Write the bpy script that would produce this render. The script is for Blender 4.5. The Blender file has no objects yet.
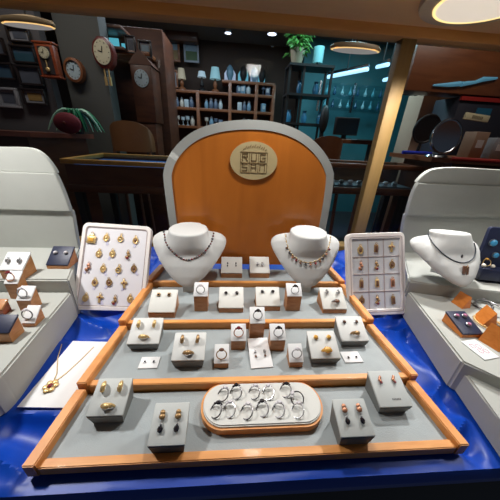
import bpy, bmesh, math, random
from mathutils import Vector as V, Matrix
from mathutils.bvhtree import BVHTree
random.seed(7)
sc = bpy.context.scene
COL = sc.collection
R = math.radians
# ------------------------------------------------------------------ camera
FPX, PITCH, YAW, ROLL, CAMZ = 239.6, R(25.355), R(4.91), R(3.066), 1.25
_f = V((math.sin(YAW)*math.cos(PITCH), math.cos(YAW)*math.cos(PITCH), -math.sin(PITCH)))
_r0 = V((math.cos(YAW), -math.sin(YAW), 0)); _u0 = _r0.cross(_f)
_r = _r0*math.cos(ROLL)+_u0*math.sin(ROLL); _u = -_r0*math.sin(ROLL)+_u0*math.cos(ROLL)
CP = V((0, 0, CAMZ))
cam = bpy.data.cameras.new('camera'); camo = bpy.data.objects.new('camera', cam); COL.objects.link(camo)
cam.sensor_width = 36; cam.lens = FPX/500*36; cam.clip_start = .01
camo.matrix_world = Matrix(((_r.x, _u.x, -_f.x, 0), (_r.y, _u.y, -_f.y, 0), (_r.z, _u.z, -_f.z, CAMZ), (0, 0, 0, 1)))
sc.camera = camo
def ray(x, y): return _f+_r*((x-250)/FPX)-_u*((y-250)/FPX)
def onz(x, y, z): d = ray(x, y); return CP+d*((z-CAMZ)/d.z)          # where that sight line meets a level z
def ony(x, y, Y): d = ray(x, y); return CP+d*(Y/d.y)                  # ... meets the upright plane at depth Y
def proj(p):
    d = V(p)-CP; w = d.dot(_f); return 250+FPX*d.dot(_r)/w, 250-FPX*d.dot(_u)/w
# ------------------------------------------------------------------ materials
def lin(c):
    c = c/255
    return c/12.92 if c <= .04045 else ((c+.055)/1.055)**2.4
def rgb(r, g, b): return (lin(r), lin(g), lin(b), 1)
MATS = {}
def mat(name, col, rough=.5, metal=0, emit=0, noise=0, nscale=60, bump=0, bscale=400, spec=.5, sheen=0, coat=0, col2=None):
    if name in MATS: return MATS[name]
    m = bpy.data.materials.new(name); m.use_nodes = True; nt = m.node_tree; b = nt.nodes['Principled BSDF']
    b.inputs['Base Color'].default_value = col; b.inputs['Roughness'].default_value = rough
    b.inputs['Metallic'].default_value = metal; b.inputs['Specular IOR Level'].default_value = spec
    b.inputs['Sheen Weight'].default_value = sheen; b.inputs['Coat Weight'].default_value = coat
    if emit:
        b.inputs['Emission Color'].default_value = col; b.inputs['Emission Strength'].default_value = emit
    if noise or bump: tc = nt.nodes.new('ShaderNodeTexCoord')
    if noise:
        n = nt.nodes.new('ShaderNodeTexNoise'); n.inputs['Scale'].default_value = nscale; n.inputs['Detail'].default_value = 5
        nt.links.new(tc.outputs['Object'], n.inputs['Vector'])
        mx = nt.nodes.new('ShaderNodeMix'); mx.data_type = 'RGBA'
        c2 = col2 or tuple(c*(1-noise) for c in col[:3])+(1,)
        mx.inputs[6].default_value = col; mx.inputs[7].default_value = c2
        nt.links.new(n.outputs['Fac'], mx.inputs[0]); nt.links.new(mx.outputs[2], b.inputs['Base Color'])
    if bump:
        n = nt.nodes.new('ShaderNodeTexNoise'); n.inputs['Scale'].default_value = bscale; n.inputs['Detail'].default_value = 3
        nt.links.new(tc.outputs['Object'], n.inputs['Vector'])
        bp = nt.nodes.new('ShaderNodeBump'); bp.inputs['Strength'].default_value = bump; bp.inputs['Distance'].default_value = .001
        nt.links.new(n.outputs['Fac'], bp.inputs['Height']); nt.links.new(bp.outputs['Normal'], b.inputs['Normal'])
    MATS[name] = m; return m
def wood(name, c1, c2, rough=.4, scale=(8, 60, 60), coat=.15):
    if name in MATS: return MATS[name]
    m = bpy.data.materials.new(name); m.use_nodes = True; nt = m.node_tree; b = nt.nodes['Principled BSDF']
    tc = nt.nodes.new('ShaderNodeTexCoord'); mp = nt.nodes.new('ShaderNodeMapping'); mp.inputs['Scale'].default_value = scale
    n = nt.nodes.new('ShaderNodeTexNoise'); n.inputs['Scale'].default_value = 1; n.inputs['Detail'].default_value = 6; n.inputs['Distortion'].default_value = .6
    cr = nt.nodes.new('ShaderNodeValToRGB'); cr.color_ramp.elements[0].color = c1; cr.color_ramp.elements[1].color = c2
    cr.color_ramp.elements[0].position = .3; cr.color_ramp.elements[1].position = .7
    nt.links.new(tc.outputs['Object'], mp.inputs[0]); nt.links.new(mp.outputs[0], n.inputs['Vector'])
    nt.links.new(n.outputs['Fac'], cr.inputs[0]); nt.links.new(cr.outputs[0], b.inputs['Base Color'])
    b.inputs['Roughness'].default_value = rough; b.inputs['Coat Weight'].default_value = coat
    MATS[name] = m; return m
def glassmat(name, tint, gloss):
    if name in MATS: return MATS[name]
    m = bpy.data.materials.new(name); m.use_nodes = True; nt = m.node_tree
    o = nt.nodes['Material Output']; nt.nodes.remove(nt.nodes['Principled BSDF'])
    t = nt.nodes.new('ShaderNodeBsdfTransparent'); t.inputs[0].default_value = tint
    g = nt.nodes.new('ShaderNodeBsdfGlossy'); g.inputs['Roughness'].default_value = .01
    mx = nt.nodes.new('ShaderNodeMixShader'); mx.inputs[0].default_value = gloss
    nt.links.new(t.outputs[0], mx.inputs[1]); nt.links.new(g.outputs[0], mx.inputs[2]); nt.links.new(mx.outputs[0], o.inputs[0])
    MATS[name] = m; return m
OAK = wood('oak', rgb(204, 130, 62), rgb(228, 160, 92), .48, (30, 30, 90), .03)
OAKX = wood('oak_rail', rgb(206, 134, 64), rgb(230, 164, 94), .48, (14, 110, 110), .03)
BOARDW = wood('cherry', rgb(164, 92, 28), rgb(184, 107, 37), .33, (22, 30, 4))
BLOCKW = wood('block_wood', rgb(168, 112, 64), rgb(200, 142, 92), .5, (40, 40, 120))
ORANGEW = wood('wedge_wood', rgb(206, 118, 40), rgb(226, 140, 60), .45, (40, 40, 120))
FRAMEW = wood('frame_wood', rgb(116, 90, 44), rgb(132, 102, 54), .65, (40, 40, 6), 0)
SOFFW = wood('soffit_wood', rgb(238, 182, 112), rgb(243, 192, 124), .5, (4, 30, 30), 0)
DARKW = wood('dark_wood', rgb(74, 42, 28), rgb(98, 58, 38), .45, (6, 6, 30))
MIDW = wood('mid_wood', rgb(120, 72, 42), rgb(150, 92, 56), .45, (6, 6, 30))
REDW = wood('red_wood', rgb(120, 50, 28), rgb(160, 78, 42), .4, (20, 20, 60))
MATG = mat('mat_grey', rgb(160, 168, 170), .55, noise=.22, nscale=38, bump=.3, bscale=700)
PADW = mat('pad_white', rgb(216, 216, 210), .6, bump=.15, bscale=1500)
PADG = mat('pad_grey', rgb(190, 194, 192), .55, bump=.2, bscale=1200)
PADM = mat('pad_pale', rgb(214, 215, 212), .55, bump=.2, bscale=1200)
PADE = mat('pad_edge', rgb(120, 122, 120), .6, bump=.2, bscale=1200)
FABG = mat('panel_grey', rgb(176, 178, 172), .8, noise=.1, nscale=25, bump=.3, bscale=1600)
BOARDG = mat('board_edge', rgb(150, 152, 148), .7, bump=.2, bscale=900)
BUSTW = mat('bust_white', rgb(200, 201, 199), .6, noise=.06, nscale=80, bump=.2, bscale=1800)
NAVY = mat('navy', rgb(34, 40, 66), .45, bump=.2, bscale=1200)
SATIN = mat('satin', rgb(2, 62, 168), .42, spec=.4)
WHITE = mat('card_white', rgb(226, 226, 226), .7)
TRAYW = mat('tray_white', rgb(232, 226, 222), .5)
TRAYF = mat('tray_felt', rgb(226, 224, 228), .8, bump=.2, bscale=1500)
GROOVE = mat('tray_groove', rgb(176, 160, 158), .6)
SLOTF = mat('slot_felt', rgb(212, 213, 216), .8)
BLACK = mat('black', rgb(20, 20, 22), .5)
CORD = mat('cord_black', rgb(52, 58, 66), .5)
GOLD = mat('gold', rgb(224, 192, 134), .36, .55)
DGOLD = mat('old_gold', rgb(166, 134, 92), .4, .55)
ROSE = mat('rose_gold', rgb(196, 140, 110), .36, .55)
SILV = mat('silver', rgb(170, 170, 172), .3, .8)
STEEL = mat('dark_silver', rgb(104, 102, 104), .35, .7)
GEMK = mat('gem_black', rgb(28, 26, 34), .15, spec=.8)
GEMR = mat('gem_red', rgb(120, 44, 52), .2, spec=.8)
GEMP = mat('gem_pink', rgb(196, 130, 160), .2, spec=.8)
GEMB = mat('gem_brown', rgb(112, 78, 60), .25, spec=.8)
GEMY = mat('gem_amber', rgb(214, 160, 70), .2, spec=.8)
GEMW = mat('gem_clear', rgb(210, 206, 210), .15, spec=.8)
GEMC = mat('gem_blue', rgb(70, 150, 196), .15, spec=.8)
PEARL = mat('pearl', rgb(222, 214, 200), .25, coat=.4)
PLAQ = mat('plaque', rgb(178, 160, 118), .55, bump=.2, bscale=600)
ENGR = mat('engraving', rgb(110, 88, 54), .7)
LENS = mat('lamp_lens', rgb(236, 222, 200), .4, emit=.75)
LENSW = mat('lamp_rim_glow', rgb(255, 226, 150), .4, emit=1.2)
LAMPRIM = mat('lamp_rim', rgb(206, 180, 136), .5)
PANE = glassmat('pane', (.95, .97, .98, 1), .005)
CASEG = glassmat('case_glass', (.86, .92, .94, 1), .05)
MIRROR = mat('mirror', rgb(120, 130, 140), .05, 1)
CHROME = mat('chrome', rgb(190, 192, 196), .2, 1)
TEALW = mat('teal_wall', rgb(62, 136, 146), .6, noise=.4, nscale=3)
WALLG = mat('wall_grey', rgb(92, 94, 92), .8, noise=.15, nscale=3)
WALLD = mat('wall_dark', rgb(74, 58, 50), .8, noise=.2, nscale=2)
CEIL = mat('shop_ceiling', rgb(120, 112, 104), .9)
FLOORM = mat('shop_floor', rgb(60, 54, 56), .4, noise=.3, nscale=6)
# ------------------------------------------------------------------ mesh builder
class MB:
    def __init__(s): s.bm = bmesh.new()
    def box(s, c, d, bev=0, M=None, seg=2):
        g = bmesh.ops.create_cube(s.bm, size=1)['verts']
        bmesh.ops.scale(s.bm, vec=d, verts=g); bmesh.ops.translate(s.bm, vec=c, verts=g)
        if bev:
            es = list({e for v in g for e in v.link_edges})
            r = bmesh.ops.bevel(s.bm, geom=es, offset=bev, segments=seg, affect='EDGES', profile=.5)
            g = list({v for f in r['faces'] for v in f.verts} | {v for v in g if v.is_valid})
        if M: bmesh.ops.transform(s.bm, matrix=M, verts=g)
        return s
    def hexa(s, p):                      # 4 bottom then 4 top corners
        v = [s.bm.verts.new(q) for q in p]
        for f in ((3, 2, 1, 0), (4, 5, 6, 7), (0, 1, 5, 4), (1, 2, 6, 5), (2, 3, 7, 6), (3, 0, 4, 7)): s.bm.faces.new([v[i] for i in f])
        return s
    def prism(s, pts, d, M=None, z0=0):      # polygon in local xy extruded from z0 by d
        a = [s.bm.verts.new((p[0], p[1], z0)) for p in pts]; b = [s.bm.verts.new((p[0], p[1], z0+d)) for p in pts]; n = len(pts)
        s.bm.faces.new(a[::-1]); s.bm.faces.new(b)
        for i in range(n): s.bm.faces.new((a[i], a[(i+1) % n], b[(i+1) % n], b[i]))
        if M: bmesh.ops.transform(s.bm, matrix=M, verts=a+b)
        return s
    def rings(s, rs, cap=True):
        L = [[s.bm.verts.new(p) for p in r] for r in rs]; n = len(L[0])
        for a, b in zip(L, L[1:]):
            for i in range(n): s.bm.faces.new((a[i], a[(i+1) % n], b[(i+1) % n], b[i]))
        if cap: s.bm.faces.new(L[0][::-1]); s.bm.faces.new(L[-1])
        return s
    def lathe(s, prof, c=(0, 0, 0), n=24, M=None, sx=1, sy=1):
        rs = [[V((c[0]+r*sx*math.cos(2*math.pi*k/n), c[1]+r*sy*math.sin(2*math.pi*k/n), c[2]+z)) for k in range(n)] for r, z in prof]
        if M: rs = [[M @ p for p in r] for r in rs]
        return s.rings(rs)
    def tube(s, pts, r, n=8, closed=False):
        pts = [V(p) for p in pts]; rs = []; up = None; N = len(pts)
        for i, p in enumerate(pts):
            if closed: t = (pts[(i+1) % N]-pts[i-1])
            else: t = pts[min(i+1, N-1)]-pts[max(i-1, 0)]
            t = t.normalized() if t.length else V((0, 0, 1))
            if up is None: up = t.orthogonal().normalized()
            up = (up-t*up.dot(t)); up = up.normalized() if up.length > 1e-6 else t.orthogonal().normalized()
            w = t.cross(up); rr = r[i] if isinstance(r, (list, tuple)) else r
            rs.append([p+(up*math.cos(2*math.pi*k/n)+w*math.sin(2*math.pi*k/n))*rr for k in range(n)])
        if closed:
            L = [[s.bm.verts.new(p) for p in q] for q in rs]
            for a, b in zip(L, L[1:]+L[:1]):
                for i in range(n): s.bm.faces.new((a[i], a[(i+1) % n], b[(i+1) % n], b[i]))
            return s
        return s.rings(rs)
    def torus(s, c, R_, r, M=None, n=28, k=8, squash=1):
        pts = [V((c[0]+R_*math.cos(2*math.pi*i/n), c[1]+R_*squash*math.sin(2*math.pi*i/n), c[2])) for i in range(n)]
        if M: pts = [M @ p for p in pts]
        return s.tube(pts, r, k, True)
    def ball(s, c, r, M=None, u=14, v=9):
        if not isinstance(r, (tuple, list)): r = (r, r, r)
        g = bmesh.ops.create_uvsphere(s.bm, u_segments=u, v_segments=v, radius=1)['verts']
        bmesh.ops.scale(s.bm, vec=r, verts=g); bmesh.ops.translate(s.bm, vec=c, verts=g)
        if M: bmesh.ops.transform(s.bm, matrix=M, verts=g)
        return s
    def gem(s, c, r, h=None, M=None, sx=1, sy=1):
        h = h or r*.7
        return s.lathe([(r*.15, -h*.5), (r*.8, -h*.1), (r, h*.15), (r*.62, h*.55)], c, 8, M, sx, sy)
    def build(s, name, m, parent=None, smooth=True):
        bmesh.ops.recalc_face_normals(s.bm, faces=s.bm.faces)
        me = bpy.data.meshes.new(name); s.bm.to_mesh(me); s.bm.free()
        me.materials.append(m)
        if smooth:
            for p in me.polygons: p.use_smooth = True
            me.set_sharp_from_angle(angle=R(40))
        o = bpy.data.objects.new(name, me); COL.objects.link(o)
        if parent: o.parent = parent
        return o
def tag(o, label, cat, group=None, kind=None):
    o['label'] = label; o['category'] = cat
    if group: o['group'] = group
    if kind: o['kind'] = kind
    return o
def struct(o): o['kind'] = 'structure'; return o
def thing(name, label, cat, M=None, group=None):
    o = bpy.data.objects.new(name, None); COL.objects.link(o); o.empty_display_size = .02
    if M is not None: o.matrix_world = M
    return tag(o, label, cat, group)
def dup(o, parent=None):
    c = o.copy(); COL.objects.link(c)
    if parent: c.parent = parent
    for ch in list(o.children): dup(ch, c)
    return c
CACHE = {}
def inst(key, builder, label, cat, M, group=None):
    """first use builds the thing, later uses copy it and each of its parts"""
    if key not in CACHE: o = CACHE[key] = builder()
    else: o = dup(CACHE[key])
    for k in ('group',):
        if k in o: del o[k]
    o.matrix_world = M
    return tag(o, label, cat, group)
def frame(o, u, v, n=None):
    u = V(u).normalized(); v = V(v); v = (v-u*v.dot(u)).normalized(); n = u.cross(v)
    return Matrix(((u.x, v.x, n.x, o[0]), (u.y, v.y, n.y, o[1]), (u.z, v.z, n.z, o[2]), (0, 0, 0, 1)))
def T(x, y, z): return Matrix.Translation((x, y, z))
def RX(a): return Matrix.Rotation(R(a), 4, 'X')
def RY(a): return Matrix.Rotation(R(a), 4, 'Y')
def RZ(a): return Matrix.Rotation(R(a), 4, 'Z')
ORD = ['first', 'second', 'third', 'fourth', 'fifth', 'sixth', 'seventh', 'eighth', 'ninth', 'tenth', 'eleventh', 'twelfth']
# ------------------------------------------------------------------ jewels (local: x right, y up the pad, z out of the pad)
def root(name):
    o = bpy.data.objects.new(name, None); COL.objects.link(o); o.empty_display_size = .005; return o
def ring_b(band, stone, gem=True, big=1.0, pose='lean'):
    def f():
        r = root('ring')
        if pose == 'slot':      # standing in a slot of the pad, upper half showing
            MB().tube([(.0078*math.cos(R(q)), .0006, .0082*math.sin(R(q))-.0008) for q in range(0, 181, 12)], [.0012+.0014*math.sin(R(q)) for q in range(0, 181, 12)], 8).build('band', band, r)
            g = MB().ball((0, -.0004, .0072), (.0046*big, .0036*big, .0030*big), None, 14, 8)
            for k in (-1, 1): g.ball((k*.0045*big, -.0004, .0046), (.0022, .0024, .0022), None, 8, 6)
            g.build('stone', stone, r); return r
        M = RX(40) if pose == 'lean' else RY(-30) @ RX(12); rr = .0078 if pose == 'lean' else .0086
        MB().torus((0, .0085, .0014), rr, .00085, M).build('band', band, r)
        g = MB(); P = M @ V((.0025 if pose != 'lean' else 0, .0168, .0014))
        if gem:
            g.gem((P.x, P.y, P.z+.001), .0030*big, .004, None, 1.25)
            for k in (-1, 1): g.gem((P.x+k*.0042*big, P.y-.001, P.z), .0018, .0026)
        else: g.ball((P.x, P.y, P.z), (.0042*big, .0026, .002))
        g.build('stone', stone, r); return r
    return f
def stud_b(metal, stone, s=1.0):
    def f():
        r = root('earring')
        MB().lathe([(.0008*s, 0), (.003*s, .0006), (.0034*s, .002*s), (.0024*s, .0026*s)], n=12).build('setting', metal, r)
        MB().gem((0, 0, .003*s), .0026*s, .003*s).build('stone', stone, r); return r
    return f
def square_b(metal, stone):
    def f():
        r = root('earring')
        MB().box((0, 0, .0014), (.0062, .0066, .0028), .0006).build('setting', metal, r)
        MB().box((0, -.0006, .0031), (.0044, .003, .0014), .0005).build('stone', stone, r); return r
    return f
def hoop_b(metal, s=1.0):
    def f():
        r = root('earring')
        MB().tube([(math.sin(a)*.0010, math.cos(a)*.0046*s, .0036*s+math.sin(a)*.0034*s) for a in [k*math.pi/9-.4 for k in range(0, 16)]], [(.0016+.0014*math.sin(math.pi*k/15))*s for k in range(16)], 10).build('hoop', metal, r)
        MB().ball((0, .0040*s, .0034*s), .0012*s).build('post', SILV, r); return r
    return f
def drop_b(metal, stone, s=1.0):
    def f():
        r = root('earring')
        MB().ball((0, .0046*s, .002*s), (.0032*s, .0028*s, .002*s)).ball((0, .0080*s, .002*s), (.0026*s, .0026*s, .0018*s)).build('setting', metal, r)
        MB().tube([(0, .0026*s, .0018*s), (0, -.002*s, .0018*s)], .0006*s).ball((0, -.0018*s, .0018*s), .0012*s).build('link', SILV, r)
        MB().gem((0, -.0056*s, .0014*s), .0029*s, .0036*s, None, .95, 1.1).build('stone', stone, r); return r
    return f
def cluster_b(metal, stone):
    def f():
        r = root('earring'); m = MB()
        for k in range(4): m.ball((.0012*math.cos(k*1.6), .002-.0018*k+.001, .0016), (.0018, .0022, .0016))
        m.build('setting', metal, r)
        MB().gem((0, -.0042, .0018), .0022, .003).build('stone', stone, r); return r
    return f
JEWEL = dict(
 ring_silver=(ring_b(SILV, GEMW), 'silver ring'), ring_dark=(ring_b(SILV, GEMK), 'dark stone ring'),
 ring_gold=(ring_b(GOLD, GEMY, False), 'gold ring'), ring_gold_big=(ring_b(GOLD, GEMY, True, 1.5), 'amber ring'),
 ring_red=(ring_b(ROSE, GEMR), 'red stone ring'), ring_brown=(ring_b(DGOLD, GEMB, False), 'old gold ring'),
 ring_pink=(ring_b(SILV, GEMB, False, 1.1), 'ring with oval stone'), ring_steel=(ring_b(STEEL, GEMW), 'grey metal ring'),
 slot_gold=(ring_b(GOLD, GOLD, pose='slot'), 'gold ring'), slot_gold_big=(ring_b(GOLD, GEMY, big=1.5, pose='slot'), 'amber ring'),
 slot_brown=(ring_b(DGOLD, DGOLD, pose='slot'), 'old gold ring'), slot_pink=(ring_b(SILV, GEMB, big=1.2, pose='slot'), 'oval stone ring'),
 lie_steel=(ring_b(STEEL, GEMW, pose='lie'), 'silver ring'), lie_dark=(ring_b(STEEL, GEMK, pose='lie'), 'dark stone ring'), lie_silver=(ring_b(SILV, GEMW, pose='lie'), 'bright silver ring'),
 stud_dark=(stud_b(STEEL, GEMK, 1.1), 'dark stud earring'), stud_gold=(stud_b(GOLD, GEMY, 1.25), 'gold stud earring'),
 stud_silver=(stud_b(SILV, GEMB, 1.0), 'silver stud earring'), stud_small=(stud_b(SILV, GEMK, .6), 'tiny dark stud earring'),
 stud_pearl=(stud_b(SILV, GEMP, 1.25), 'pink stone stud earring'), stud_blue=(stud_b(SILV, GEMW, 1.2), 'pale stone stud earring'),
 square_dark=(square_b(DGOLD, GEMK), 'square dark stone stud earring'), hoop_gold=(hoop_b(GOLD), 'gold half hoop earring'),
 hoop_dark=(hoop_b(DGOLD), 'dark gold half hoop earring'), hoop_silver=(hoop_b(SILV, .8), 'silver half hoop earring'),
 drop_black=(drop_b(DGOLD, GEMK, 1.2), 'black stone drop earring'), drop_small=(drop_b(STEEL, GEMK, .62), 'small dark drop earring'),
 drop_rose=(drop_b(ROSE, GEMK, 1.15), 'rose gold drop earring'), cluster_rose=(cluster_b(ROSE, GEMR), 'rose gold cluster earring'),
 drop_long=(drop_b(SILV, GEMB, .72), 'silver drop earring'),
)
def jewel(kind, M, place, side=''):
    b, d = JEWEL[kind]; cat = 'ring' if kind[:4] in ('ring', 'slot', 'lie_') else 'earring'
    return inst('j_'+kind, b, ((side+' ') if side else '')+d+' '+place, cat, M, None)
# ------------------------------------------------------------------ setting: the display window
SAT = CAMZ-.352           # level of the satin
Yg = .80
soff = CAMZ+.283
struct(MB().box((.1, .42, soff+.02), (3.2, .78, .04)).build('ceiling', SOFFW))
struct(MB().box((.1, Yg+.02, CAMZ+.277), (3.2, .05, .034), .003).build('trim_1', wood('header_wood', rgb(214, 146, 70), rgb(226, 160, 84), .5, (4, 40, 40), 0)))
struct(MB().box((.475, Yg+.02, CAMZ-.06), (.043, .03, .655), .003).build('trim_2', FRAMEW))
struct(MB().box((-.85, Yg+.02, CAMZ-.06), (.064, .05, .655), .003).build('trim_3', FRAMEW))
w1 = struct(MB().box((-.182, Yg+.022, CAMZ-.06), (1.27, .006, .65)).build('window_1', PANE))
w2 = struct(MB().box((1.1, Yg+.022, CAMZ-.06), (1.2, .006, .65)).build('window_2', PANE))
struct(MB().box((.1, Yg+.02, SAT-.02), (3.2, .05, .03)).build('trim_4', FRAMEW))
struct(MB().box((-1.3, .42, 1.2), (.04, .8, 1.0)).build('wall_left', FRAMEW))
struct(MB().box((1.5, .42, 1.2), (.04, .8, 1.0)).build('wall_right', FRAMEW))
plat = tag(MB().box((.1, .460, (SAT-.024)/2), (2.7, .62, SAT-.024), .004).build('display_platform', BLACK), 'black platform carrying the blue satin and the jewellery display', 'platform')
# satin cloth
CQ = [onz(57, 343, SAT), onz(98, 344, SAT), onz(76, 409, SAT), onz(16, 408, SAT)]
def oncard(x, y):
    d = 9
    for k in range(4):
        a, b = CQ[k], CQ[(k+1) % 4]; e = (b-a); d = min(d, -((x-a.x)*-e.y+(y-a.y)*e.x)/e.length)
    return max(0, min(1, (d+.014)/.012))
def le(y): return -.293-.022*max(0, y-.232)/.182 if y < .415 else -.313-.058*(y-.415)/.145
def re_(y): return .354+.041*(y-.236)/.185 if y < .421 else .395+.081*(y-.421)/.154
def satin():
    bm = bmesh.new(); nx, ny = 380, 200; x0, x1, y0, y1 = -.9, 1.0, .128, .77; g = {}
    from mathutils import noise
    for i in range(nx+1):
        for j in range(ny+1):
            x = x0+(x1-x0)*i/nx; y = y0+(y1-y0)*j/ny
            if x < -.22:   # left corridor: long folds running across towards the pad
                h = .019*(1-abs(math.sin(52*(y+.32*x)+3*noise.noise((x*6, y*6, 0))))**.7)+.006*math.sin(46*(y*.9+x*.5)+5*noise.noise((x*6, y*6, 3)))-.010
            else:
                h = .020*(1-abs(math.sin(50*(y*.9-.5*x)+3*noise.noise((x*7, y*7, 1))))**.7)+.006*math.sin(60*(x*.7+y*.6)+4*noise.noise((x*7, y*7, 5)))-.010
            inside = max(0, min(1, max(min(x+.235, .312-x, y-.13), le(y)+.010-x, x-re_(y)+.010)/.010))
            edge = max(0, min(1, (y-.13)/.02))
            z = SAT+(h-.004)*(1-inside)*edge-.004*inside
            z = z+(SAT+.001-z)*oncard(x, y)
            yy = y
            if j == 0: z = SAT-.034
            if j == 0: yy = y+.002
            if j == 1: z = SAT-.016; yy = y-.004
            if j == 2: z = SAT-.004; yy = y-.003
            g[i, j] = bm.verts.new((x, yy, z))
    for i in range(nx):
        for j in range(ny): bm.faces.new((g[i, j], g[i+1, j], g[i+1, j+1], g[i, j+1]))
    m = MB(); m.bm.free(); m.bm = bm
    o = m.build('satin_cloth', SATIN); md = o.modifiers.new('thick', 'SOLIDIFY'); md.thickness = .0015; md.offset = -1
    return tag(o, 'royal blue satin cloth spread in folds under the trays and stands', 'cloth')
satin()
# ceiling spots of the display window (the one at the right is in view)
def downlight(x, y, label, r=.105, power=1.0, cone=130):
    t = thing('ceiling_light', label, 'ceiling light', T(x, y, soff))
    n = 48
    MB().lathe([(r*.74, -.001), (r*.76, -.014), (r*.98, -.012), (r, -.006), (r, -.0005)], n=n).build('rim', LAMPRIM, t)
    MB().lathe([(r*.72, -.0155), (r*.755, -.0165), (r*.76, -.014), (r*.72, -.012)], n=n).build('inner_ring', LENSW, t)
    MB().lathe([(r*.71, -.0156), (r*.3, -.0165), (.0005, -.0165)], n=n).build('lens', LENS, t)
    li = bpy.data.lights.new('spot', 'SPOT'); li.energy = power; li.spot_size = R(cone); li.spot_blend = .45; li.shadow_soft_size = .028; li.color = (1, .985, .96)
    lo = bpy.data.objects.new('bulb', li); COL.objects.link(lo); lo.parent = t; lo.location = (0, 0, -.028)
    return t
downlight(.512, .628, 'round white ceiling light with a glowing rim at the upper right', .122, 19)
downlight(-.50, .38, 'round ceiling light above the grey stand at left', .105, 16)
downlight(.60, .25, 'round ceiling light above the grey stand at right', .105, 6, 78)
downlight(.08, .43, 'added round fill light above the middle of the stepped trays', .105, 6.6, 179)  # added for fill over the trays, out of view
# ------------------------------------------------------------------ stepped oak trays
TR = [  # Yf, Yb, rail top (below camera), x left/right front, x left/right back
 (.1455, .2330, .3300, -.2205, .2980, -.2130, .2895),
 (.2345, .3470, .3206, -.2124, .2932, -.2004, .2813),
 (.3487, .4730, .3110, -.2025, .2825, -.1905, .2760),
 (.4750, .5480, .3050, -.1945, .2765, -.1820, .2690)]
TW = .0135; ZM = []
TN = ['lowest', 'second', 'third', 'top']
for i, (yf, yb, h, a, b, c, d) in enumerate(TR):
    z = CAMZ-h; zb = SAT+.0005; zm = z-.012; ZM.append(zm)
    t = thing('display_tray', ['lowest and widest oak framed display tray with grey lining at the front',
        'oak framed grey lined tray second from the front, one step up', 'oak framed grey lined tray third from the front, under the two white busts',
        'narrow top oak framed tray right below the arched board'][i], 'display tray', T(0, 0, 0))
    MB().hexa([(a+TW, yf+.004, zb), (b-TW, yf+.004, zb), (d-TW, yb, zb), (c+TW, yb, zb), (a+TW, yf+.004, zm), (b-TW, yf+.004, zm), (d-TW, yb, zm), (c+TW, yb, zm)]).build('mat', MATG, t)
    zl = (SAT-.0005 if i == 0 else CAMZ-TR[i-1][2]-.001) if i else zb
    for k, (p, q, e, f_) in enumerate(((a, a+TW, c, c+TW), (b-TW, b, d-TW, d))):
        m = MB().hexa([(p, yf, zb), (q, yf, zb), (f_, yb, zb), (e, yb, zb), (p, yf, z), (q, yf, z), (f_, yb, z), (e, yb, z)])
        bmesh.ops.bevel(m.bm, geom=m.bm.edges[:], offset=.0012, segments=2, affect='EDGES')
        m.build('side_rail', OAK, t)
    zr = z-.007
    m = MB().hexa([(a+TW, yf+.001, zb), (b-TW, yf+.001, zb), (b-TW-.001, yf+.0105, zb), (a+TW+.001, yf+.0105, zb), (a+TW, yf+.001, zr), (b-TW, yf+.001, zr), (b-TW-.001, yf+.0105, zr), (a+TW+.001, yf+.0105, zr)])
    bmesh.ops.bevel(m.bm, geom=m.bm.edges[:], offset=.001, segments=2, affect='EDGES')
    m.build('front_rail', OAKX, t)
# ------------------------------------------------------------------ pads
def solve_pad(quad, yb_px, zbase, slope):
    """pad from the corners of its top face: back-left, back-right, front-right, front-left"""
    bl, br, fr, fl = quad
    xm = (fl[0]+fr[0])/2
    fb = onz(xm, yb_px, zbase); Yf = fb.y
    pl, pr = ony(fl[0], fl[1], Yf), ony(fr[0], fr[1], Yf)
    W = abs(pr.x-pl.x); zf = (pl.z+pr.z)/2; xc = (pl.x+pr.x)/2
    tgt = (bl[1]+br[1])/2; best = None; a = R(slope)
    for k in range(10, 260):
        L = W*k/100; p = V((xc, Yf+L*math.cos(a), zf+L*math.sin(a))); e = abs(proj(p)[1]-tgt)
        if best is None or e < best[0]: best = (e, L)
    L = best[1]; yaw = 0
    return xc, Yf, zf-zbase, W, L, a, yaw
def wedge(xc, Yf, hf, W, L, a, yaw, zbase, label, cat='display pad', top=PADW, block=BLOCKW, tt=.004, name='earring_pad', group=None):
    hf = max(hf, tt+.002)
    t = thing(name, label, cat, T(xc, Yf, zbase) @ Matrix.Rotation(yaw, 4, 'Z'), group)
    ca, sa = math.cos(a), math.sin(a); h = W/2; e = .0008
    yb = L*ca; hb = hf+L*sa
    nb = V((0, -sa, ca))*tt
    def sl(d): return [(-h+d, d, 0), (h-d, d, 0), (h-d, yb-d, 0), (-h+d, yb-d, 0)]
    uc = .0036 if block is PADE else e
    bt = [(-h+e, e, hf-tt*.95), (h-e, e, hf-tt*.95), (h-e, yb-e, hb-tt*.95), (-h+e, yb-e, hb-tt*.95)]
    MB().hexa(sl(uc)+bt).build('block', block, t, False)
    F = Matrix(((1, 0, 0, 0), (0, ca, -sa, 0), (0, sa, ca, hf), (0, 0, 0, 1)))
    MB().box((0, L/2, -tt/2), (W, L, tt), min(.0014, tt*.35), F).build('cover', top, t)
    return t, (t.matrix_world @ F)
def put(F, W, L, items, place):
    """items: kind, u (-.5..5), v (0 front..1 back)"""
    for it in items:
        kind, u, v = it[:3]; side = it[3] if len(it) > 3 else ''
        off = -.008 if kind.startswith('ring') else 0
        jewel(kind, F @ T(u*W, v*L+off, .0003), place, side)
Lr = lambda k, v=.68, du=.22: [(k, -du, v, 'left'), (k, du, v, 'right')]
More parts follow.
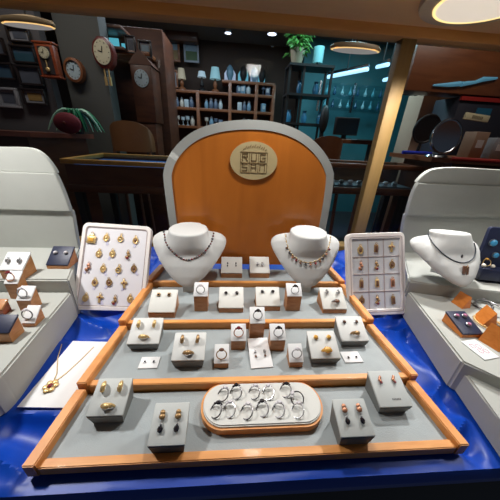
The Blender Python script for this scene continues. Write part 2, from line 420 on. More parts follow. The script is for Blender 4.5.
PADS = [
 # tray, quad, bottom y, ratio, kind, phrase, items
 (3, ((221.3, 256.5), (242.4, 257), (242.4, 273), (220.8, 273)), 278, 36, 'pad', 'white pad on top tray nearer the left bust', Lr('drop_small', .5, .2), PADW),
 (3, ((249.6, 256.5), (270, 256.5), (270, 273), (249.8, 273)), 278, 36, 'pad', 'white pad on top tray nearer the right bust', Lr('hoop_silver', .5, .12), PADW),
 (2, ((150, 289), (175.7, 289.6), (174.7, 313.6), (146.9, 311)), 318, 30, 'pad', 'white pad at left end of third tray', Lr('square_dark', .75, .2), PADW),
 (2, ((193.7, 282), (208, 282), (207.6, 296.3), (193.2, 296.3)), 311.5, 34, 'block', 'wooden ring block before the left bust', [('ring_silver', 0, .45)], WHITE),
 (2, ((218.9, 286.7), (243, 286.7), (243.8, 307.6), (218.4, 308.3)), 312.8, 30, 'pad', 'left middle white pad of third tray', Lr('stud_dark', .68, .22), PADW),
 (2, ((254.9, 286.7), (277.2, 286.7), (280.8, 306), (256.3, 306)), 311, 30, 'pad', 'right middle white pad of third tray', Lr('stud_dark', .72, .22), PADW),
 (2, ((288, 283), (302, 283), (302.4, 297), (287.4, 295.5)), 311, 34, 'block', 'wooden ring block before the right bust', [('ring_dark', 0, .45)], WHITE),
 (2, ((320.4, 288), (342, 286.5), (348, 308.4), (323.4, 309.6)), 313.5, 30, 'pad', 'white pad at right end of third tray', Lr('hoop_silver', .75, .24)+[('slot_pink', .06, .3)], PADW),
 (1, ((132, 317), (160.8, 318), (158.4, 343.6), (126, 344.3)), 351, 24, 'pad', 'pale pad at left end of second tray', Lr('hoop_gold', .72, .25)+[('slot_gold', 0, .22)], PADM),
 (1, ((174.6, 332), (204.8, 332), (204.2, 360), (170.6, 360.8)), 369, 24, 'pad', 'pale pad left of the ring blocks', Lr('hoop_dark', .72, .24)+[('slot_brown', 0, .22)], PADM),
 (1, ((213.8, 344), (230, 344), (229, 363), (213.8, 364)), 368.5, 34, 'block', 'low ring block beside the dark hoop pad', [('ring_brown', 0, .5)], WHITE),
 (1, ((231.4, 323.8), (246.8, 323), (246.2, 341.4), (230.8, 340.6)), 350, 34, 'block', 'wooden ring block with red stone ring', [('ring_red', 0, .5)], WHITE),
 (1, ((250, 306.4), (265.8, 307), (265.3, 323.8), (250, 323)), 338.5, 34, 'block', 'rearmost ring block of the second tray', [('ring_dark', 0, .5)], WHITE),
 (1, ((271.5, 323), (286.6, 323.8), (286, 341.4), (270.6, 339.2)), 351, 34, 'block', 'ring block right of drop earring card', [('ring_dark', 0, .5)], WHITE),
 (1, ((288, 343.5), (304, 343.5), (304, 361.5), (289.5, 363)), 367.5, 34, 'block', 'low ring block beside the amber ring pad', [('ring_silver', 0, .5)], WHITE),
 (1, ((306.6, 331.5), (336.6, 330), (341.4, 358.5), (312, 358.5)), 365, 24, 'pad', 'pale pad with the amber ring', Lr('stud_gold', .74, .23)+[('slot_gold_big', .04, .25)], PADM),
 (1, ((337, 316.5), (363, 315.6), (370, 340.5), (342, 341.4)), 347.5, 24, 'pad', 'pale pad at right end of second tray', Lr('stud_silver', .74, .23)+[('slot_brown', .04, .26)], PADM),
 (0, ((95, 377.5), (131, 378.5), (122.5, 415), (85, 417)), 426, 20, 'pad', 'grey pad at left end of lowest tray', Lr('hoop_gold', .74, .24)+[('slot_gold', .04, .22)], PADG),
 (0, ((152.5, 402.5), (190, 402.5), (185, 445), (146.5, 447)), 457, 20, 'pad', 'grey pad left of the oval ring pad', Lr('drop_black', .52, .22), PADG),
 (0, ((335, 400), (370, 397.5), (377, 435), (341, 439)), 449, 20, 'pad', 'grey pad right of the oval ring pad', Lr('drop_rose', .55, .22), PADG),
 (0, ((370, 371.5), (405, 370), (414.5, 405), (380, 409)), 415, 20, 'pad', 'grey pad at right end of lowest tray', Lr('cluster_rose', .74, .22), PADG)]
for tr, quad, yb, ratio, kind, phrase, items, top in PADS:
    z = ZM[tr]+.0003; s = solve_pad(quad, yb, z, ratio)
    nm = 'earring_pad' if kind == 'pad' else 'ring_block'
    t, F = wedge(*s, z, phrase, 'display pad' if kind == 'pad' else 'ring block', top, PADE if top in (PADG, PADM) else BLOCKW, .004 if kind == 'pad' else .0025, nm)
    put(F, s[3], s[4], items, 'on the '+phrase)
    if 'right end of lowest' in phrase:
        m = MB()
        for k in range(6): m.box((-.002+k*.0022, s[4]*.2, .0003), (.0013, .0022, .0004))
        m.build('printed_mark', PADE, t).matrix_local = t.matrix_world.inverted() @ F
# flat cards
def card(quad, z, label, items, place, name='earring_card', cat='card', th=.0016, lift=0, m=WHITE):
    p = [onz(q[0], q[1], z) for q in quad]      # bl br fr fl
    o = (p[2]+p[3])/2; u = (p[2]-p[3]+p[1]-p[0])/2; v = (p[0]+p[1])/2-o
    W, L = u.length, v.length
    M = frame(o, u, v)
    if lift: M = M @ RX(lift)
    t = thing(name, label, cat, M @ T(0, 0, .0004))
    MB().box((0, L/2, th/2), (W, L, th), .0003).build('sheet', m, t)
    put(M @ T(0, 0, th+.0003), W, L, items, place)
    return t, M @ T(0, 0, th+.0004), W, L
z2 = ZM[1]
card(((139, 358), (158, 358), (157, 368.3), (138, 369.5)), z2, 'small white card with two tiny studs near the left of the second tray', Lr('stud_small', .5, .24), 'on the small left card of second tray')
card(((342.6, 352.5), (360, 352.5), (363.6, 362.4), (345, 363.6)), z2, 'small white card with two tiny studs near the right of the second tray', Lr('stud_small', .4, .22), 'on the small right card of second tray')
t, M, W, L = card(((246.2, 342), (265.8, 340), (273.4, 368), (251, 368.6)), z2, 'white card with silver drop earrings in the middle of the second tray', Lr('drop_long', .42, .22), 'on the middle card of second tray', lift=6)
# oval ring pad
zo = ZM[0]+.0003; yo = onz(262, 433, zo)
ol, orr = onz(200.5, 410, zo+.012).x, onz(323, 405, zo+.012).x
of, ob = onz(262, 427, zo+.014).y, onz(262, 381, zo+.014).y
OW, OD = orr-ol, ob-of; oc = V(((ol+orr)/2, (of+ob)/2, zo))
def stadium(w, d, n=14):
    r = d*.48; p = []
    for cx, cy, a0 in ((w/2-r, d/2-r, 0), (-w/2+r, d/2-r, 90), (-w/2+r, -d/2+r, 180), (w/2-r, -d/2+r, 270)):
        for k in range(n+1): a = R(a0+90*k/n); p.append((cx+r*math.cos(a), cy+r*math.sin(a)))
    return p
t = thing('oval_ring_pad', 'long oval wooden ring pad with twelve rings on the lowest tray', 'ring pad', T(*oc))
MB().prism(stadium(OW, OD), .0105).build('base', OAK, t)
m = MB().prism(stadium(OW-.006, OD-.005), .0045, T(0, 0, .0095)); bmesh.ops.bevel(m.bm, geom=[e for e in m.bm.edges if all(v.co.z > .013 for v in e.verts)], offset=.0015, segments=2, affect='EDGES')
m.build('cover', mat('oval_pad_cover', rgb(205, 205, 200), .6, bump=.2, bscale=1200), t)
RP = [('back', [(223, 393), (238, 390.5), (255, 391), (270, 391), (286, 389), (302, 393)]), ('front', [(216, 409), (231, 408), (247.5, 410), (264.5, 407), (279, 408.5), (297.5, 409)])]
kinds = ['lie_'+q for q in 'steel dark steel silver dark steel dark silver steel dark steel silver'.split()]
k = 0
for row, ps in RP:
    for j, (x, y) in enumerate(ps):
        p = onz(x, y, zo+.02); wh = ORD[j]+' from left in the '+row+' row'
        jewel(kinds[k], T(p.x, p.y-.0085, zo+.0145) @ RZ([-12, 8, -5, 5, -8, 60, -10, 4, -5, 8, -8, -14][k]) @ Matrix.Scale(1.0, 4), wh+' of the oval pad'); k += 1
# ------------------------------------------------------------------ arched board
YB = .552; bz = CAMZ-.304
def archpts():
    L_ = [(163, 180), (164, 168), (169, 155), (179, 142), (193, 131), (211, 124), (230, 120.5), (250, 119.5), (272, 121), (293, 127), (310, 137), (322, 149), (331, 163), (335, 180)]
    pts = [(ony(x, y, YB).x, ony(x, y, YB).z) for x, y in L_]
    a = (ony(171, 217, YB).x, bz); b = (ony(326, 225, YB).x, bz)
    return [a]+pts+[b]
AP = archpts(); acx = sum(p[0] for p in AP)/len(AP)
def inset(pts, d):
    cx, cz = (pts[0][0]+pts[-1][0])/2, CAMZ-.12; out = []
    n = len(pts)
    for i, (x, z) in enumerate(pts):
        a = pts[max(i-1, 0)]; b = pts[min(i+1, n-1)]; tx, tz = b[0]-a[0], b[1]-a[1]; l = math.hypot(tx, tz) or 1
        nx, nz = tz/l, -tx/l
        out.append((x+nx*d, z+nz*d if 0 < i < n-1 else z))
    return out
def smoothp(pts, it=2):
    for _ in range(it):
        q = [pts[0]]
        for a, b in zip(pts, pts[1:]): q += [(a[0]*.75+b[0]*.25, a[1]*.75+b[1]*.25), (a[0]*.25+b[0]*.75, a[1]*.25+b[1]*.75)]
        pts = q+[pts[-1]]
    return pts
XZ = Matrix(((1, 0, 0, 0), (0, 0, 1, 0), (0, 1, 0, 0), (0, 0, 0, 1)))      # local xy -> world xz, extrude along +Y
t = thing('arched_board', 'arched orange wooden board with grey border and round shop plaque', 'display board', T(0, 0, 0))
SP = smoothp(AP); IN = inset(SP, .0175)
MB().prism(SP, .022, XZ, YB+.004).build('border', BOARDG, t)
# raised rim of the border and the wooden face set into it
m = MB(); n = len(SP)
for (a, b, c, d) in [(SP[i], SP[i+1], IN[i+1], IN[i]) for i in range(n-1)]:
    m.hexa([(a[0], YB+.005, a[1]), (b[0], YB+.005, b[1]), (c[0], YB+.005, c[1]), (d[0], YB+.005, d[1]), (a[0], YB-.002, a[1]), (b[0], YB-.002, b[1]), (c[0], YB-.002, c[1]), (d[0], YB-.002, d[1])])
bmesh.ops.remove_doubles(m.bm, verts=m.bm.verts[:], dist=1e-6)
m.build('border_rim', BOARDG, t)
MB().prism(IN, .006, XZ, YB).build('wood_face', BOARDW, t)
pc = ony(253.7, 161, YB); pw = (ony(277, 161, YB).x-ony(230, 161, YB).x)/2; ph = (ony(253, 142, YB).z-ony(253, 180, YB).z)/2
pq = MB().prism([(pw*math.cos(2*math.pi*k/48), ph*math.sin(2*math.pi*k/48)) for k in range(48)], .005, T(pc.x, 0, pc.z) @ XZ, YB-.005).build('plaque', PLAQ, t)
def stroke(m, x0, z0, x1, z1, w=.0016):
    a = V((pc.x+x0*pw, 0, pc.z+z0*ph)); b = V((pc.x+x1*pw, 0, pc.z+z1*ph)); d = (b-a); l = d.length+w
    ang = math.atan2(d.z, d.x); c = (a+b)/2
    m.box((0, 0, 0), (l, .0012, w), 0, T(c.x, YB-.0053, c.z) @ Matrix.Rotation(-ang, 4, 'Y'))
m = MB()
for z in (.46, -.1, -.62): stroke(m, -.56, z, .56, z, .0011)
for x in (-.56, -.19, .19, .56): stroke(m, x, .46, x, -.62, .0011)
m.build('plaque_grid', ENGR, pq)
m = MB()
LET = {'R': [(0, 0, 0, 1), (0, 1, .9, 1), (.9, 1, .9, .6), (0, .55, .9, .55), (.4, .55, .95, 0)], 'U': [(0, 1, 0, 0), (0, 0, .9, 0), (.9, 0, .9, 1)],
       'B': [(0, 0, 0, 1), (0, 1, .9, 1), (.9, 1, .9, 0), (0, .5, .9, .5), (0, 0, .9, 0)], 'S': [(.9, 1, 0, 1), (0, 1, 0, .52), (0, .52, .9, .48), (.9, .48, .9, 0), (.9, 0, 0, 0)],
       'A': [(0, 0, 0, 1), (0, 1, .9, 1), (.9, 1, .9, 0), (0, .45, .9, .45)], 'N': [(0, 0, 0, 1), (0, 1, .9, 1), (.9, 1, .9, 0)],
       'G': [(.9, 1, 0, 1), (0, 1, 0, 0), (0, 0, .9, 0), (.9, 0, .9, .5), (.9, .5, .4, .5)]}
for row, (txt, z0) in enumerate((('RUG', .02), ('SAN', -.5))):
    for j, ch in enumerate(txt):
        x0 = -.48+j*.375
        for a, b, c, d in LET[ch]: stroke(m, x0+a*.22, z0+b*.34, x0+c*.22, z0+d*.34, .0021)
m.build('plaque_lettering', ENGR, pq)
m = MB()
for k in range(11):
    a = R(128-k*7.6)
    stroke(m, math.cos(a)*.74, math.sin(a)*.72, math.cos(a)*.74+.05*math.sin(a), math.sin(a)*.72+.12*(.5+.5*(k % 2)), .0012)
m.build('plaque_arc_mark', ENGR, pq)
# ------------------------------------------------------------------ necklace busts
def bust(origin, yaw, s, label, foot, lean=0):
    """origin is the point under the neck at the level the bust stands on"""
    t = thing('necklace_bust', label, 'bust', T(*origin) @ RZ(yaw) @ T(0, 0, .1285*s) @ RX(lean) @ T(0, 0, -.1285*s))
    S = Matrix.Scale(s, 4)
    # y (towards back), z, half width, half thickness
    B = [(-.052, .022, .006, .003), (-.050, .027, .018, .006), (-.044, .040, .034, .009), (-.034, .058, .050, .012), (-.022, .076, .063, .014), (-.010, .092, .073, .0145), (0, .1035, .077, .0135), (.008, .111, .0745, .011), (.013, .116, .066, .007), (.0155, .1185, .054, .003)]
    rs = []
    for i, (y, z, a, b) in enumerate(B):
        p0, p1 = B[max(i-1, 0)], B[min(i+1, len(B)-1)]
        tn = V((0, p1[0]-p0[0], p1[1]-p0[1])).normalized(); nn = V((0, -tn.z, tn.y))
        rs.append([S @ (V((0, y, z))+V((1, 0, 0))*a*math.copysign(abs(math.cos(q))**.8, math.cos(q))+nn*(b*math.sin(q)-.010*(abs(math.cos(q))**2)*(a/.077))) for q in [2*math.pi*k/32 for k in range(32)]])
    m = MB().rings(rs)
    N = [(-.024, .066, .060, .008), (-.018, .084, .054, .016), (-.011, .102, .046, .025), (-.005, .116, .0405, .030), (-.001, .1285, .0385, .032)]
    m.rings([[S @ V((a*math.cos(q), y+b*math.sin(q), z-.0035*math.sin(q)*-1)) for q in [2*math.pi*k/32 for k in range(32)]] for y, z, a, b in N])
    o = m.build('body', BUSTW, t)
    r = o.modifiers.new('re', 'REMESH'); r.mode = 'VOXEL'; r.voxel_size = .0016*s; r.use_smooth_shade = True
    q = o.modifiers.new('sm', 'SMOOTH'); q.iterations = 16; q.factor = .6
    MB().hexa([S @ V(p) for p in [(-.012, foot[0], foot[2]), (.012, foot[0], foot[2]), (.012, foot[1], foot[2]), (-.012, foot[1], foot[2]), (-.012, -.040, .050), (.012, -.040, .050), (.012, .004, .098), (-.012, .004, .098)]]).build('stand', PADG, t)
    bpy.context.view_layer.update()
    dg = bpy.context.evaluated_depsgraph_get(); ev = o.evaluated_get(dg); me = ev.to_mesh()
    MW = o.matrix_world.copy()
    bv = BVHTree.FromPolygons([MW @ v.co for v in me.vertices], [tuple(p.vertices) for p in me.polygons]); ev.to_mesh_clear()
    return t, bv
def hits(bv, pts, off):
    out = []
    for x, y in pts:
        d = ray(x, y).normalized(); h = bv.ray_cast(CP, d)
        if h[0] is not None: out.append((h[0]+h[1]*off, h[1]))
    return out
def curve(pts, n):     # resample a Catmull-Rom through pixel points
    P = [V((*p, 0)) for p in pts]; P = [P[0]*2-P[1]]+P+[P[-1]*2-P[-2]]; o = []
    for i in range(1, len(P)-2):
        for k in range(16):
            t = k/16; a, b, c, d = P[i-1:i+3]
            o.append(.5*((2*b)+(c-a)*t+(2*a-5*b+4*c-d)*t*t+(3*b-a-3*c+d)*t**3))
    o.append(P[-2]); L = [0]
    for a, b in zip(o, o[1:]): L.append(L[-1]+(b-a).length)
    r = []; j = 0
    for k in range(n):
        s = L[-1]*k/(n-1)
        while j < len(o)-2 and L[j+1] < s: j += 1
        f = (s-L[j])/max(1e-9, L[j+1]-L[j]); q = o[j].lerp(o[j+1], f); r.append((q.x, q.y))
    return r
zt4 = ZM[3]
zl = CAMZ-.311
nb1 = ony(188.5, 228, .497)
bustL, bvL = bust((nb1.x, .497, nb1.z-.1285*1.08), 0, 1.08, 'white necklace bust on the left side of the top tray', (-.040, -.034, -.004))
nb2 = ony(308.5, 231, .497)
bustR, bvR = bust((nb2.x, .497, nb2.z-.1285*1.08), 0, 1.08, 'white necklace bust on the right side of the top tray', (-.040, -.034, -.004))
def strand(name, label, bv, px, n, beads, cordm, r=.0006):
    t = thing(name, label, 'necklace', T(0, 0, 0))
    H = hits(bv, curve(px, n*2), r)
    MB().tube([h[0] for h in H], r, 6).build('chain', cordm, t)
    H = hits(bv, curve(px, n), r)
    for i, h in enumerate(H): beads(t, i, h)
    return t
def bead1(t, i, h):
    p, nn = h; MB().ball(p, .0021 if i % 3 else .0026, None, 10, 6).build('bead', (STEEL, GEMR, GEMB)[i % 3], t)
strand('beaded_necklace', 'short necklace of dark and reddish beads on the left white bust', bvL, [(164, 232), (166.5, 243), (172, 251), (180, 257.5), (188, 260), (198, 256.5), (206, 250), (211.5, 242), (213.5, 233.5)], 30, bead1, STEEL)
def bead2(t, i, h):
    p, nn = h
    b = MB().ball(p, .0017, None, 10, 6).build('bead', GOLD if i % 2 else PEARL, t)
    if 5 <= i <= 27 and i % 2 == 1:
        q = p+V((0, -.001, -.0058))
        loc = bvR.find_nearest(q); q = loc[0]+loc[1]*.0022
        MB().tube([p, q], .0005, 5).gem(q, .0030, .005).build('drop', (ROSE, GEMR, GEMB, STEEL)[(i//2) % 4], t)
strand('drop_necklace', 'pearl and gold necklace with hanging reddish drops on the right white bust', bvR, [(285.5, 234), (287, 244), (292, 254), (300, 260.5), (308.5, 262.5), (318, 260), (325.5, 252.5), (329.5, 243), (330.5, 235)], 33, bead2, GOLD)
# ------------------------------------------------------------------ pendant pads
def rrect(w, h, r, n=6):
    p = []
    for cx, cy, a0 in ((w/2-r, h/2-r, 0), (-w/2+r, h/2-r, 90), (-w/2+r, -h/2+r, 180), (w/2-r, -h/2+r, 270)):
        for k in range(n+1): a = R(a0+90*k/n); p.append((cx+r*math.cos(a), cy+r*math.sin(a)))
    return p
def pendant_b(kind, metal, stone):
    def f():
        r = root('pendant')
        MB().torus((0, .0068, .0016), .0014, .0005, None, 12, 5).build('bail', metal, r)
        if kind == 'oval':
            MB().torus((0, 0, .0012), .0036, .0010, None, 20, 6, 1.35).torus((0, 0, .0012), .0024, .0005, None, 16, 5, 1.4).ball((0, .0056, .0012), .0012, None, 8, 5).build('body', metal, r); MB().ball((0, 0, .0012), (.0022, .0032, .0012), None, 10, 6).build('stone', stone, r)
        elif kind == 'bar':
            MB().box((0, -.001, .0014), (.0062, .0124, .0024), .001).build('body', metal, r); MB().box((0, -.001, .0026), (.0036, .0088, .0012), .0005).build('stone', stone, r)
        elif kind == 'frame':
            MB().box((0, -.0016, .0012), (.0108, .0094, .002), .0008).box((0, .004, .0012), (.006, .003, .002), .0006).build('body', metal, r); MB().box((0, -.0016, .0024), (.0060, .0052, .0008), .0003).build('stone', stone, r)
        elif kind == 'cross':
            MB().box((0, -.001, .0013), (.0034, .013, .002), .0007).box((0, .0012, .0013), (.0094, .0034, .002), .0007).build('body', metal, r); MB().ball((0, .0012, .0024), .0014, None, 8, 6).build('stone', stone, r)
        elif kind == 'drop':
            MB().torus((0, -.0012, .0012), .0036, .0011, None, 16, 6, 1.15).box((0, -.0012, .0012), (.0052, .0014, .0012), .0003).ball((0, .0036, .0012), (.0016, .0020, .0012), None, 8, 5).build('body', metal, r); MB().tube([(0, .002, .0018), (0, .0064, .0016)], .0008, 6).build('stone', stone, r)
        elif kind == 'trio':
            m = MB()
            for k in range(3): m.ball((.0016*math.sin(k*2.1), .003-.0034*k, .0014), (.0026, .0026, .0016), None, 10, 6)
            m.build('body', metal, r); MB().gem((0, -.0052, .0022), .0022, .002).build('stone', stone, r)
        return r
    return f
PK = {'gold oval pendant': ('oval', GOLD, GOLD), 'dark oval pendant': ('oval', DGOLD, GEMB), 'amber oval pendant': ('oval', GOLD, GEMB), 'gold drop pendant': ('drop', GOLD, GOLD), 'gold cross pendant': ('cross', GOLD, GEMR),
      'gold square framed pendant': ('frame', GOLD, GEMY), 'gold cluster pendant': ('trio', DGOLD, GEMR), 'rose gold cluster pendant': ('trio', ROSE, GEMB), 'brown bar pendant': ('bar', DGOLD, GEMB), 'gold bar pendant': ('bar', GOLD, GEMB), 'rose bar pendant': ('bar', ROSE, GEMB)}
def pendant(desc, M, label): return inst('p_'+desc, pendant_b(*PK[desc]), desc+' '+label, 'pendant', M)
def pad_frame(bl, br, tl, tr, z, Yt, U=None):
    b0, b1 = onz(*bl, z), onz(*br, z); t0, t1 = ony(*tl, Yt), ony(*tr, Yt)
    o = (b0+b1)/2; v = (t0+t1)/2-o; u = V(U) if U else (b1-b0)+(t1-t0)
    M = frame(o, u, v); W = (b1-b0).length
    return M, W, v.length
def pxloc(M, x, y):         # local coordinates on the pad face seen at that point
    Mi = M.inverted(); c = Mi @ CP; d = Mi.to_3x3() @ ray(x, y); k = -c.z/d.z; p = c+d*k; return p.x, p.y
zs = SAT+.002
M, W, L = pad_frame((74, 310), (143, 311), (82, 222.5), (149, 226.5), zs, .525, (1, .03, -.06))
t = thing('pendant_pad', 'white pendant pad with eighteen gold pendants leaning left of the left bust', 'pendant pad', M)
C = T(0, L/2, 0)
MB().prism(rrect(W, L, .012), .011, C @ T(0, 0, -.012)).build('base', TRAYW, t)
m = MB(); O, I = rrect(W, L, .012), rrect(W-.015, L-.017, .007)
def ringprism(O, I, z0, z1, C):
    m = MB(); n = len(O)
    rs = [[C @ V((p[0], p[1], z)) for p in Q] for Q, z in ((O, z0), (O, z1-.001), ([(p[0]*.988, p[1]*.99) for p in O], z1), ([(p[0]*1.012, p[1]*1.01) for p in I], z1), (I, z1-.001), (I, z0))]
    m.rings(rs, False); a = m.bm
    return m
ringprism(O, I, -.002, .003, C).build('rim', TRAYW, t)
MB().prism(rrect(W-.015, L-.017, .007), .002, C @ T(0, 0, -.0015)).build('felt', TRAYF, t)
MB().tube([C @ V((p[0], p[1], .0012)) for p in rrect(W-.017, L-.019, .006)], .0007, 6, True).build('piping', GROOVE, t)
rows = [[(147, 130), (212, 128), (277, 130), (345, 140)], [(178, 200), (240, 200), (310, 205)], [(130, 260), (198, 268), (268, 270), (337, 268)], [(160, 330), (225, 330), (293, 335)], [(118, 400), (183, 400), (250, 410), (320, 405)]]
names = [['gold square framed pendant', 'gold oval pendant', 'gold drop pendant', 'amber oval pendant'], ['gold oval pendant', 'gold oval pendant', 'gold cluster pendant'], ['rose gold cluster pendant', 'gold oval pendant', 'gold drop pendant', 'dark oval pendant'], ['amber oval pendant', 'dark oval pendant', 'gold cross pendant'], ['gold oval pendant', 'gold cross pendant', 'gold cluster pendant', 'gold oval pendant']]
rn = ['top row', 'second row', 'middle row', 'fourth row', 'bottom row']
TAGM = mat('thread_tag', rgb(206, 204, 226), .7)
PADX = []
for r_, row in enumerate(rows):
    for j, (x, y) in enumerate(row):
        lx, ly = pxloc(M, 60+x/4.55, 210+y/4.55); s = 1.7 if (r_, j) == (0, 0) else 1.38
        pendant(names[r_][j], M @ T(lx, ly, .0007) @ RZ(random.uniform(-9, 9)) @ Matrix.Scale(s, 4), ORD[j]+' from left in '+rn[r_]+' of left white pad')
        if (r_*4+j) % 2 or r_ > 1:
            tg = MB().box((0, -.011, .0005), (.0044, .0085, .0005)).tube([(0, -.007, .0006), (.0006, -.003, .0006)], .0003, 4)
            tg = tg.build('price_tag', TAGM)
            tg.matrix_world = M @ T(lx+.0008, ly, .0006) @ RZ(random.uniform(-35, 35))
            tag(tg, 'tiny pale tag under '+ORD[j]+' pendant in '+rn[r_]+' of left white pad', 'price tag', 'tiny tags on the left pendant pad')
M, W, L = pad_frame((349, 314), (405.6, 315.5), (344.5, 233), (401, 233), zs, .485, (1, -.03, .07))
t = thing('pendant_pad', 'white pendant pad with twelve pendants in a square grid beside the right bust', 'pendant pad', M)
C = T(0, L/2, 0)
MB().prism(rrect(W, L, .012), .011, C @ T(0, 0, -.012)).build('base', TRAYW, t)
ringprism(rrect(W, L, .012), rrect(W-.022, L-.026, .003), -.002, .003, C).build('rim', TRAYW, t)
MB().tube([C @ V((p[0], p[1], .0032)) for p in rrect(W-.013, L-.016, .005)], .0007, 6, True).build('piping', GROOVE, t)
MB().prism(rrect(W-.022, L-.026, .003), .002, C @ T(0, 0, -.0025)).build('felt', SLOTF, t)
gw, gl = W-.024, L-.028
m = MB()
for i in (1, 2): m.box((-gw/2+gw*i/3, L/2, .0002), (.0012, gl, .0016))
for i in (1, 2, 3): m.box((0, L/2-gl/2+gl*i/4, .0002), (gw, .0012, .0016))
m.build('grid_line', GROOVE, t)
nm = [['amber oval pendant', 'brown bar pendant', 'gold cross pendant'], ['rose gold cluster pendant', 'gold cluster pendant', 'dark oval pendant'], ['brown bar pendant', 'gold bar pendant', 'rose bar pendant'], ['dark oval pendant', 'gold cluster pendant', 'brown bar pendant']]
for i in range(4):
    for j in range(3):
        s = 1.6 if (i, j) == (0, 0) else 1.45
        pendant(nm[i][j], M @ T(-gw/2+gw*(j+.5)/3, L/2+gl/2-gl*(i+.5)/4-(.004 if i == j == 0 else 0), .0004) @ RZ(random.uniform(-5, 5)) @ Matrix.Scale(s, 4), ('left', 'middle', 'right')[j]+' column, '+ORD[i]+' row of right grid pad')
# necklace card on the satin
t, M, W, L = card(((57, 343), (98, 344), (76, 409), (16, 408)), SAT+.0025, 'white card with a gold flower necklace lying on the blue satin', [], '', name='necklace_card', cat='card', th=.002)
bpy.context.view_layer.update()
nk = thing('flower_necklace', 'thin gold chain with a gold flower pendant on the white card at left', 'necklace', M)
def lp(x, y): a = pxloc(M, x, y); return V((a[0], a[1], .0010))
def chain(name, pts, m, parent, r=.0006, step=.0016):
    cs = []
    for a, b in zip(pts, pts[1:]):
        n = max(2, int((b-a).length/step))
        for k in range(n): cs.append(a.lerp(b, k/n))
    cs.append(pts[-1]); mb = MB()
    mb.tube(cs, [r*(1.35 if k % 2 else .75) for k in range(len(cs))], 6); return mb.build(name, m, parent)
chain('chain', [lp(62, 344.5), lp(58, 358), lp(57, 374), lp(54, 381)], GOLD, nk)
chain('chain', [lp(94, 347), lp(80, 361), lp(67, 373), lp(55, 382)], GOLD, nk)
c = lp(51, 387); m = MB()
for k in range(6): a = k*math.pi/3+.3; m.ball((c.x+.0062*math.cos(a), c.y+.0072*math.sin(a), .0022), (.0038, .0042, .0018), None, 10, 6)
m.build('flower', GOLD, nk); MB().gem((c.x, c.y, .0034), .0036, .003).build('stone', GEMR, nk)
# ------------------------------------------------------------------ grey stands
def poly_step(pts, z0, z1, name, t, m=FABG, bev=.003):
    mb = MB().prism([(p[0], p[1]) for p in pts], z1-z0, None, z0)
    bmesh.ops.bevel(mb.bm, geom=[e for e in mb.bm.edges if all(v.co.z > z1-1e-5 for v in e.verts) or abs(e.verts[0].co.z-e.verts[1].co.z) > .005], offset=bev, segments=3, affect='EDGES')
    return mb.build(name, m, t)
def panel(pts, t, splits, Y, dirs=1):
    """back panel outline in xz, three stacked sections, the middle one proud"""
    zs_ = [min(p[1] for p in pts)]+splits+[max(p[1] for p in pts)+.001]
    for k in range(3):
        bm = bmesh.new(); M = MB(); M.bm.free(); M.bm = bm; M.prism(pts, .012, XZ, Y-(0, .006, 0)[k])
        for zc, inner in ((zs_[k], True), (zs_[k+1], False)):
            bmesh.ops.bisect_plane(bm, geom=bm.verts[:]+bm.edges[:]+bm.faces[:], plane_co=(0, 0, zc), plane_no=(0, 0, 1), clear_inner=inner, clear_outer=not inner)
            es = [e for e in bm.edges if e.is_boundary]
            if es: bmesh.ops.holes_fill(bm, edges=es)
        bmesh.ops.bevel(bm, geom=[e for e in bm.edges if len(e.link_faces) == 2 and e.calc_face_angle(0) > 1], offset=.0012, segments=2, affect='EDGES')
        M.build('panel_section', FABG, t)
zU, zL, zLL = CAMZ-.268, CAMZ-.295, CAMZ-.314
t = thing('display_stand', 'grey fabric covered stepped stand with rounded back panel at left', 'display stand', T(0, 0, 0))
poly_step([(-.80, .415), (-.314, .415), (-.371, .56), (-.80, .56)], SAT-.001, zU, 'upper_step', t)
poly_step([(-.80, .200), (-.345, .200), (-.318, .204), (-.301, .214), (-.295, .232), (-.315, .414), (-.80, .414)], SAT-.001, zL, 'lower_step', t)
PY = .556
P = [(ony(x, y, PY).x, ony(x, y, PY).z) for x, y in ((79, 249), (76, 235), (72.5, 214), (67, 197), (60, 180), (52, 166), (43, 155), (33, 148.5), (18, 147), (0, 147))]
P[0] = (P[0][0], zU); P = smoothp(P, 1); P = P+[(-.80, P[-1][1]), (-.80, zU)]
panel(P, t, [ony(40, 210, PY).z, ony(30, 172.5, PY).z], PY)
t = thing('display_stand', 'grey fabric covered three stepped stand with rounded back panel at right', 'display stand', T(0, 0, 0))
poly_step([(.388, .42), (.447, .405), (.95, .30), (.95, .575), (.476, .575)], SAT-.001, zU, 'upper_step', t)
poly_step([(.395, .421), (.3555, .236), (.386, .2085), (.60, .03), (.95, .03), (.95, .29), (.447, .404)], SAT-.001, zL, 'middle_step', t)
qa, qb = onz(463.5, 371, zLL), onz(500, 419, zLL)
qc = qa+(qb-qa)*2.2
poly_step([(qa.x, qa.y), (qb.x, qb.y), (qc.x, qc.y), (.60, qc.y), (.60, .025), (.388, .204)], SAT-.001, zLL, 'lower_step', t)
PY2 = .565
P = [(ony(x, y, PY2).x, ony(x, y, PY2).z) for x, y in ((398, 256), (401, 242), (404.5, 220), (409, 200), (414, 187), (421, 177), (430, 170.5), (440, 168), (460, 167.5), (500, 170))]
P[0] = (P[0][0], zU); P = smoothp(P, 1); P = P+[(.95, P[-1][1]), (.95, zU)]
panel(P, t, [ony(450, 216, PY2).z, ony(450, 184, PY2).z], PY2)
